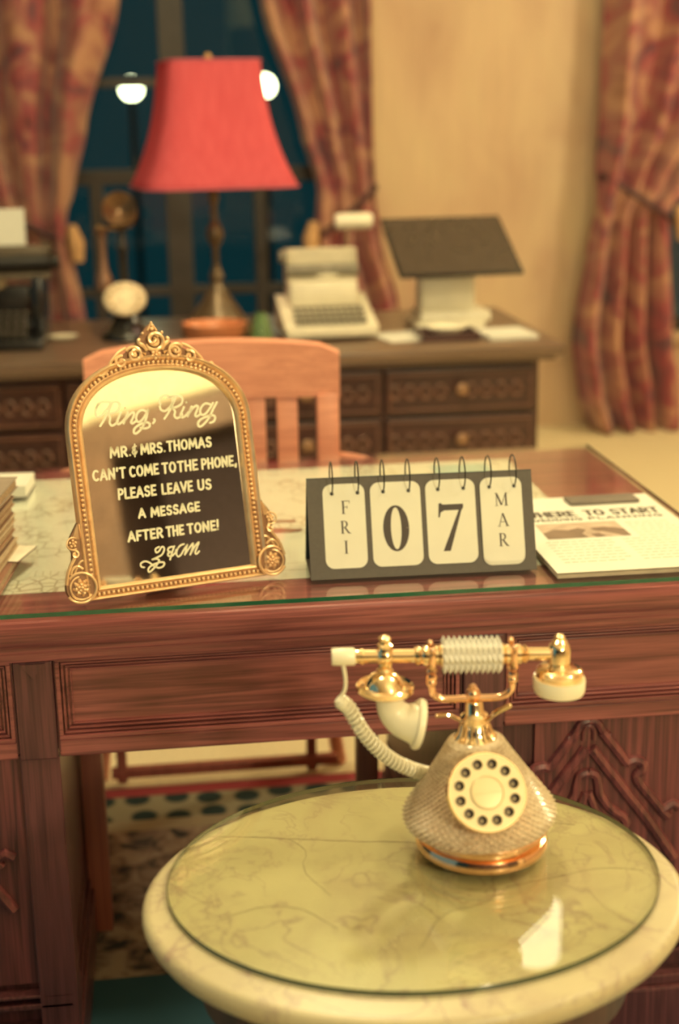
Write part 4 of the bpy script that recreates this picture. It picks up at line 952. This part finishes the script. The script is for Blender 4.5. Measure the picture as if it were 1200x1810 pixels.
b = MB(); b.lathe([(.02, -.115), (.02, .110)], 20, (0, .02, .195), rotY); b.lathe([(0, -.137), (.019, -.135), (.019, -.115)], 16, (0, .02, .24), rotY); obj('platen', b, 'puttydark', cg)
b = MB(); b.lathe([(.036, 0), (.036, .01), (0, .014)], 24, (.012, .015, .19), Matrix.Rotation(pi/2, 3, 'X'), 1.1, .55); obj('type_window', b, 'offwhite', cg)
b = MB()
for r_ in range(4):
    for k in range(11): z = .050+r_*.0115; b.box(-.108+k*.020, -.092+k*.020, -.150+r_*.026, -.133+r_*.026, z, z+.012, .002)
obj('keys', b, 'puttydark', PT, smooth=False)

# ---- small cream-headed desk lamp behind
DL = thing('desk_lamp', 'small cream desk lamp head on a thin arm, before the middle curtain', 'lamp', (.60, 4.62, ZT))
b = MB(); b.lathe([(.06, 0), (.06, .012), (.01, .018), (0, .018)], 24); obj('base', b, 'offwhite', DL)
b = MB(); b.tube(spline([(0, 0, .015), (0, .01, .18), (-.0, .005, .29), (.01, -.01, .318)], 6), .005, 8); obj('arm', b, 'silver', DL)
b = MB(); b.lathe([(0, -.062), (.022, -.060), (.026, -.05), (.026, .05), (.022, .060), (0, .062)], 20, (.02, -.01, .325), rotY @ Matrix.Rotation(0, 3, 'X')); obj('lamp_head', b, 'offwhite', DL)

# ---- monitor on white stand
MO = thing('monitor', 'flat black screen tilted back on an off-white stand, far desk', 'monitor', (.90, 4.42, ZT))
tz = radians(-62)
def mf(p):
    q = Matrix.Rotation(tz, 3, 'X') @ Vector((p[0], p[1], p[2])); q = Matrix.Rotation(radians(3), 3, 'Z') @ q; return (q.x+.012, q.y-.13, q.z+.180)
b = MB(mf); b.box(-.197, .197, 0, .012, 0, .33, .005); o = obj('screen_case', b, 'blackplastic', MO)
b = MB(mf); b.box(-.188, .188, -.0008, .001, .008, .322); obj('screen', b, 'screen', o, smooth=False)
b = MB(); b.box(-.10, .075, -.03, .08, .05, .17, .015); b.box(-.105, .12, -.06, .13, .02, .055, .01); obj('stand', b, 'offwhite', MO)
b = MB(); b.box(-.12, .10, -.07, .15, 0, .022, .008); obj('base', b, 'offwhite', MO)
# tray and papers
PTy = thing('paper_tray', 'shallow dark tray with pale contents under the tilted black screen', 'tray', (.845, 4.20, ZT))
b = MB(); b.box(-.085, .085, -.07, .07, 0, .006, .002); 
for s in (-1, 1): b.box(s*.085-.004, s*.085+.004, -.07, .07, 0, .022, .001); b.box(-.085, .085, s*.07-.004, s*.07+.004, 0, .022, .001)
obj('tray', b, 'oak_far', PTy, smooth=False)
b = MB(); b.lathe([(0, .008), (.03, .008), (.062, .032), (.060, .036), (.03, .016), (0, .014)], 24, (.0, 0, 0), sy=.7); obj('dish', b, 'offwhite', PTy)
for i, (x, y, a, lb) in enumerate(((1.025, 4.20, 5, 'sheaf of white papers at the right end of the far desk'), (.73, 4.24, 14, 'loose pale sheet beneath the tilted screen on the far desk'))):
    b = MB(); b.box(-.075 if i == 0 else -.09, .075 if i == 0 else .06, -.09, .09, 0, .012 if i == 0 else .004, .001)
    o = obj('paper_sheaf', b, 'paper', loc=(x, y, ZT), rot=(0, 0, radians(a)), smooth=False); tag(o, lb, 'papers', 'loose papers on the far desk')

# ================================================================== marble table
TC = (.2125, 1.205)
TB = thing('side_table', 'oval cream marble topped side table carrying the telephone', 'table', (TC[0], TC[1], 0), (0, 0, radians(0)))
b = MB(); pr = [(0, .668), (.90, .668), (.945, .670), (.972, .676), (.992, .684), (1.0, .690), (.998, .695), (.985, .6985), (.965, .6995), (0, .6995)]
b.lathe([(r, z-.0055) for r, z in pr], 128, sx=.262, sy=.2155); obj('marble_top', b, 'marble', TB, angle=60)
b = MB(lambda p: (p[0]-TC[0], p[1]-TC[1], .6941+p[2]))
random.seed(5)
def vein(pts, wd):
    q = spline(pts, 6); q = [(x+random.uniform(-.0008, .0008), y+random.uniform(-.0010, .0010)) for x, y in q]; b.ribbon(q, [wd*random.uniform(.7, 1.7) for _ in q], 0, False, .0001)
vein([(.018, 1.334), (.06, 1.328), (.10, 1.318), (.15, 1.305), (.20, 1.296), (.24, 1.287)], .0011)
vein([(.10, 1.318), (.115, 1.29), (.11, 1.25), (.13, 1.20)], .0006); vein([(.30, 1.19), (.35, 1.20), (.40, 1.21), (.44, 1.20)], .0008)
vein([(.02, 1.17), (.06, 1.19), (.10, 1.18), (.13, 1.14)], .0007); vein([(.33, 1.30), (.37, 1.31), (.40, 1.30)], .0008); vein([(.20, 1.10), (.23, 1.15), (.28, 1.17), (.29, 1.21)], .0006)
obj('vein', b, plain('marble_vein', (.24, .17, .13), .5), TB, smooth=False)
b = MB(); b.lathe([(.80, .60), (.80, .655), (.86, .662), (.86, .6625), (.0, .6625)], 96, sx=.262, sy=.2155); b.lathe([(0, .60), (.80, .60)], 96, sx=.262, sy=.2155); obj('apron', b, 'desk_leg', TB, angle=50)
b = MB(); b.lathe([(0, .1), (.05, .1), (.06, .14), (.035, .2), (.03, .28), (.055, .36), (.06, .42), (.035, .5), (.06, .57), (.10, .60)], 28); obj('pedestal_column', b, 'desk_leg', TB)
for k in range(4):
    a = radians(32+k*90); ca, sa = cos(a), sin(a)
    b = MB(); b.tube([(r*ca, r*sa*.9, z) for r, z in spline([(.04, .16), (.14, .20), (.21, .10), (.25, .04), (.28, .031)], 6)], [.024-.0004*i for i in range(25)], 10); obj('leg', b, 'desk_leg', TB)
    b = MB(); b.tube([(r*ca, r*sa*.9, z) for r, z in spline([(.06, .38), (.12, .44), (.20, .47), (.235, .53), (.225, .585), (.195, .585), (.19, .555), (.205, .545)], 6)], [.016]*30+[.012]*13, 10); obj('scroll_bracket', b, 'desk_leg', TB)
b = MB(); b.lathe([(0, 0), (1, 0), (1, .0050), (0, .0050)], 128, sx=.2400, sy=.2005)
TG = obj('table_glass', b, 'tableglass', loc=(.2150, 1.2265, .6948), smooth=False); tag(TG, 'round-edged glass plate lying on the oval marble top', 'glass plate')
b = MB(); n = 128; ra = [(1.0, .0), (1.0025, .0), (1.0025, .0045), (1.0, .0052)]
rr = [[b.v((x*.2400*cos(2*pi*i/n), x*.2005*sin(2*pi*i/n), z)) for i in range(n)] for x, z in ra]
for a, c in zip(rr, rr[1:]):
    for i in range(n): b.f([a[i], a[(i+1) % n], c[(i+1) % n], c[i]])
e_ = obj('polished_rim', b, plain('dark_rim', (.07, .085, .05), .2, coat=.4), TG); e_['label'] = 'dark polished rim'

# ================================================================== crystal telephone
PH = thing('rotary_telephone', 'ornate gold and cut-crystal rotary telephone on the marble table', 'telephone', (.29, 1.258, .7003), (0, 0, radians(-4)))
b = MB(); b.lathe([(0, .004), (.062, .004), (.0655, .007), (.0665, .012), (.064, .017), (.060, .0185), (.060, .024), (.0655, .0255), (.067, .029), (.064, .0325), (0, .0325)], 72); br = obj('base_ring', b, 'copper', PH)
for k in range(4):
    a = radians(45+90*k); b = MB(); b.lathe([(0, 0), (.007, 0), (.008, .002), (.006, .006), (0, .006)], 12, (.05*cos(a), .05*sin(a), 0)); obj('foot', b, 'cream', PH)
# leaning upper body (slight lean to the left as in the photo)
LT = Matrix.Rotation(radians(-3.2), 3, 'Y')
def ph(p): q = LT @ Vector(p); return (q.x, q.y, q.z)
def rad(z):
    P = [(.030, .068), (.034, .0735), (.040, .0765), (.046, .0760), (.060, .0655), (.080, .0515), (.100, .0385), (.112, .0310), (.118, .0275), (.122, .022)]
    for (a, ra_), (c, rc) in zip(P, P[1:]):
        if z <= c: t_ = (z-a)/(c-a); return ra_+(rc-ra_)*t_
    return P[-1][1]
b = MB(ph); n = 112; rows = []; zz = [.030, .0335]; z = .0335
while z < .1215: z += .0030; zz.append(min(z, .122))
for k, z in enumerate(zz):
    r = rad(z); dp = .0030 if z > .036 and z < .118 else 0
    row = []
    for i in range(n):
        kk = 1 if (i//1+k) % 2 else 0
        row.append(b.v(((r-dp*.5+dp*kk)*cos(2*pi*(i)/n), (r-dp*.5+dp*kk)*sin(2*pi*i/n), z)))
    rows.append(row)
for k, (a, c) in enumerate(zip(rows, rows[1:])):
    for i in range(n):
        j = (i+1) % n
        if (i+k) % 2 == 0: b.f([a[i], a[j], c[j]]); b.f([a[i], c[j], c[i]])
        else: b.f([a[i], a[j], c[i]]); b.f([a[j], c[j], c[i]])
b.f(rows[0][::-1]); b.f(rows[-1])
obj('crystal_body', b, 'crystal', PH, smooth=False)
b = MB(ph); pf = [(0, .112), (.0195, .1185), (.0215, .1205), (.0205, .1230), (.0175, .1250), (.0155, .130), (.0135, .1370), (.0120, .1385), (.0115, .1445), (.0135, .1455), (.0115, .1475), (.0095, .150), (.0088, .158), (.0078, .160), (.0085, .1615)]
b.lathe(pf, 40); 
# fluted skirt
for i in range(20):
    a = 2*pi*i/20; b.tube([(.0205*cos(a), .0205*sin(a), .1215), (.0163*cos(a), .0163*sin(a), .127), (.0136*cos(a), .0136*sin(a), .137)], [.0013, .0012, .0008], 5)
nk = obj('neck', b, 'gold', PH)
b = MB(ph); b.sphere((0, 0, .1675), .0072, 20, 14); b.lathe([(.0035, .1735), (.0040, .1755), (.0022, .1775), (0, .1785)], 14); obj('finial', b, 'copper', nk)
hz = lambda p: p
# cradle: U bar and forks
HZ = .2080   # handset axis height
b = MB(hz); x0, x1 = -.0505, .0290
path = spline([(x0, 0, HZ-.012), (x0, 0, .180), (x0+.002, 0, .1690), (x0+.010, 0, .1635), (x0+.022, 0, .1625), (-.0105, 0, .1630), (x1-.022, 0, .1625), (x1-.010, 0, .1635), (x1-.002, 0, .1690), (x1, 0, .180), (x1, 0, HZ-.012)], 6)
b.tube(path, .0036, 10)
for x in (x0, x1):
    b.lathe([(.0045, -.004), (.0058, .0), (.0045, .004)], 14, (x, 0, .186)); b.sphere((x, 0, .181), .0055, 14, 10); b.lathe([(.0038, 0), (.0062, .003), (.0048, .008)], 14, (x, 0, .190))
    for s in (-1, 1): b.tube([(x, 0, .196), (x, s*.009, .200), (x, s*.0115, .208), (x, s*.0105, .216)], [.0042, .0036, .003, .0026], 8); b.sphere((x, s*.0105, .2175), .0034, 10, 8)
cd = obj('cradle', b, 'copper', PH)
# hook levers
for s in (-1, 1):
    b = MB(ph)
    if s < 0: pts = spline([(-.007, -.004, .1395), (-.016, -.005, .1435), (-.026, -.006, .1500), (-.037, -.006, .1505)], 6)
    else: pts = spline([(.008, -.005, .1395), (.014, -.006, .1425), (.022, -.007, .1495), (.034, -.007, .1545)], 6)
    b.tube(pts, [.0018]*10+[.0026]*9 if s > 0 else .0019, 8); b.sphere(pts[-1], .0026 if s > 0 else .002, 8, 6)
    obj('hook_lever', b, 'gold', cd)
# dial
elev = radians(33)
nd = Vector((sin(radians(6)), -cos(radians(6)), 0))*cos(elev)+Vector((0, 0, 1))*sin(elev)
ux = Vector((cos(radians(6)), sin(radians(6)), 0)); uy = nd.cross(ux)
DC = Vector((.000, -.0525, .0865))
def dial(p): q = DC+ux*p[0]+uy*p[1]+nd*p[2]; return ph((q.x, q.y, q.z))
b = MB(dial); holes = [circ(.0272*cos(radians(10+i*30)), .0272*sin(radians(10+i*30)), .0050, 18) for i in range(12)]
b.plate(circ(0, 0, .0362, 72), holes, .0088, .0102); dl = obj('dial', b, 'dialcream', PH, smooth=False)
b = MB(dial); b.lathe([(.0362, -.004), (.0385, .002), (.0385, .0085), (.0375, .0108), (.0362, .0108), (.0361, .0085), (.0361, .0032), (0, .0030), (0, -.004)], 72); obj('dial_rim', b, 'gold', dl, angle=30)
b = MB(dial); b.lathe([(.0350, .0040), (.0350, .0050), (0, .0050)], 48); obj('number_plate', b, 'well', dl)
b = MB(dial); b.lathe([(.0165, .0100), (.0165, .0112), (.0150, .0122), (.0148, .0112), (0, .0120)], 48); b.box(-.0143, .0143, -.0002, .0002, .0118, .0124); obj('dial_center', b, 'dialcream', dl)
for h in holes:
    cx = sum(q[0] for q in h)/18; cy = sum(q[1] for q in h)/18
    b = MB(dial); b.tube([(x, y, .0102) for x, y in circ(cx, cy, .0052, 18)], .0005, 6, True); b.sphere((cx, cy, .0052), .0016, 8, 6); obj('finger_hole', b, 'dialcream', dl)
# cream back plate between body and dial
b = MB(dial); b.lathe([(.0270, -.022), (.0345, -.002), (0, -.002)], 48); obj('dial_housing', b, 'dialcream', dl)
# handset -------------------------------------------------
HS = Vector((0, 0, HZ))
rotX = Matrix.Rotation(pi/2, 3, 'Y')
def hf(p): return (p[0], p[1], p[2]+HZ+.0005-.022*(p[0]+.03))
b = MB(hf)
b.lathe([(0, -.126), (.0060, -.126), (.0066, -.1235), (.0066, -.1195), (.0078, -.119), (.0078, -.1165), (.0066, -.116), (.0066, -.067), (.0088, -.066), (.0098, -.063), (.0080, -.060), (.0100, -.0575), (.0100, -.054), (.0072, -.0525), (.0072, -.0485), (.0100, -.047), (.0100, -.044), (.0078, -.043), (.0108, -.0425), (.0108, -.0395), (0, -.0395)], 32, (0, 0, 0), rotX)
b.lathe([(0, .0165), (.0108, .0165), (.0108, .0195), (.0078, .020), (.0100, .0215), (.0100, .0255), (.0072, .027), (.0072, .031), (.0100, .0325), (.0100, .036), (.0078, .0385), (.0095, .0405), (.0072, .0435), (.0064, .044), (.0064, .074), (0, .074)], 32, (0, 0, 0), rotX)
b.lathe([(.005, -.040), (.005, .018)], 12, (0, 0, 0), rotX)
hs = obj('handset', b, 'gold', PH)
b = MB(hf); b.lathe([(0, -.1470), (.0078, -.1470), (.0086, -.1455), (.0086, -.1260), (.0078, -.1245), (0, -.1245)], 32, (0, 0, 0), rotX); obj('cord_cap', b, 'cream', hs)
b = MB(hf); nr = 11; seg = 9; rows = []
for k in range(nr*2+1):
    x = -.0405+.058*k/(nr*2); row = []
    for i in range(seg*2):
        r = .0132+(.0062 if (k % 2 and i % 2) else (.0008 if (k % 2 or i % 2) else 0)); a = pi*i/seg
        row.append(b.v((x, r*cos(a), r*sin(a))))
    rows.append(row)
for a, c in zip(rows, rows[1:]):
    for i in range(seg*2): j = (i+1) % (seg*2); b.f([a[i], a[j], c[j], c[i]])
b.f(rows[0][::-1]); b.f(rows[-1]); obj('crystal_grip', b, 'clear', hs, smooth=False)
# mouthpiece (left)
mx = -.0955
b = MB(hf); b.sphere((mx, 0, .0), .0098, 20, 14); b.lathe([(.0085, .006), (.0070, .010), (.0075, .0115), (.0045, .0135), (.0060, .0155), (.0062, .018), (.0040, .0205), (0, .022)], 20, (mx, 0, 0))
b.lathe([(.0075, -.006), (.0062, -.012), (.0080, -.0145), (.0075, -.0165), (.0135, -.0195), (.0180, -.0265), (.0200, -.0305), (.0245, -.0315), (.0265, -.0290), (.0282, -.0305), (.0282, -.0345), (.0255, -.0375), (.0180, -.0395), (0, -.0400)], 44, (mx, 0, 0)); mo = obj('mouthpiece', b, 'gold', hs)
pth = spline([(mx+.004, 0, -.038), (mx+.004, -.001, -.048), (mx+.008, -.001, -.058), (mx+.016, -.002, -.0655), (mx+.026, -.003, -.069), (mx+.0290, -.003, -.0697)], 5)
k = len(pth); b = MB(hf); b.tube(pth, [.0120+.0105*(i/(k-1))**1.3 for i in range(k)], 28)
T_ = Matrix.Rotation(radians(103), 3, 'Y')
b.lathe([(.0215, -.001), (.0245, .0), (.0255, .003), (.0245, .0060), (.0220, .0070), (.0200, .0050), (.010, .0030), (0, .0030)], 40, pth[-1], T_)
obj('speaking_horn', b, 'cream', mo)
# earpiece (right)
ex = .0745
b = MB(hf); b.lathe([(.0105, -.012), (.0108, .004), (.0095, .009), (.0070, .011), (.0078, .0125), (.0050, .015), (.0055, .017), (.0035, .0195), (0, .0205)], 28, (ex, 0, 0))
b.lathe([(.0095, -.010), (.012, -.0135), (.0205, -.0140), (.0222, -.0155), (.0215, -.0170), (.0230, -.0185), (.0230, -.0300), (0, -.0300)], 44, (ex, -.003, 0)); er = obj('earpiece', b, 'gold', hs)
b = MB(hf); b.lathe([(.0232, -.0245), (.0250, -.0235), (.0256, -.0255), (.0254, -.0350), (.0238, -.0390), (.0200, -.0405), (0, -.0405)], 44, (ex, -.003, 0)); obj('ear_cap', b, 'cream', er)
# cord
b = MB(); start = Vector(hf((-.1360, 0, -.0085)))
ctr = spline([tuple(start), (start.x+.002, .000, .188), (start.x+.001, .000, .176), (start.x-.005, .001, .166)], 6)
b.tube(ctr, .0020, 8)
path = spline([(start.x-.006, .001, .1660), (-.131, .002, .156), (-.119, .004, .132), (-.104, .007, .111), (-.087, .011, .094), (-.068, .017, .081), (-.052, .022, .073)], 12)
P_ = [Vector(p) for p in path]; pts = []; tot = len(P_)-1; turns = 29; m_ = turns*12
for i in range(m_+1):
    u = i/m_*tot; j = min(int(u), tot-1); c = P_[j].lerp(P_[j+1], u-j); tg = (P_[min(j+1, tot)]-P_[max(j-1, 0)]).normalized()
    nx_ = tg.cross(Vector((0, 1, 0))).normalized(); ny_ = tg.cross(nx_); a = 2*pi*turns*i/m_; rr_ = .0062*min(1, .35+i/30)
    pts.append(tuple(c+(nx_*cos(a)+ny_*sin(a))*rr_))
b.tube(pts, .0019, 6); b.tube(path, .0038, 8)
obj('cord', b, 'cream', PH)

# ================================================================== hanging drum lamp (reflected in the table glass)
HL = thing('pendant_lamp', 'white drum pendant lamp above the far end, reflected in the table glass', 'lamp', (1.035, 3.75, 2.315))
b = MB(); b.lathe([(.080, 0), (.080, .165)], 40, cap=False); d = obj('drum_shade', b, 'glow', HL); md = d.modifiers.new('t', 'SOLIDIFY'); md.thickness = .003
b = MB(); b.tube([(0, 0, .145), (0, 0, .935)], .004, 6); b.box(-.0785, .0785, -.003, .003, .143, .148); obj('rod', b, 'brassdull', HL)
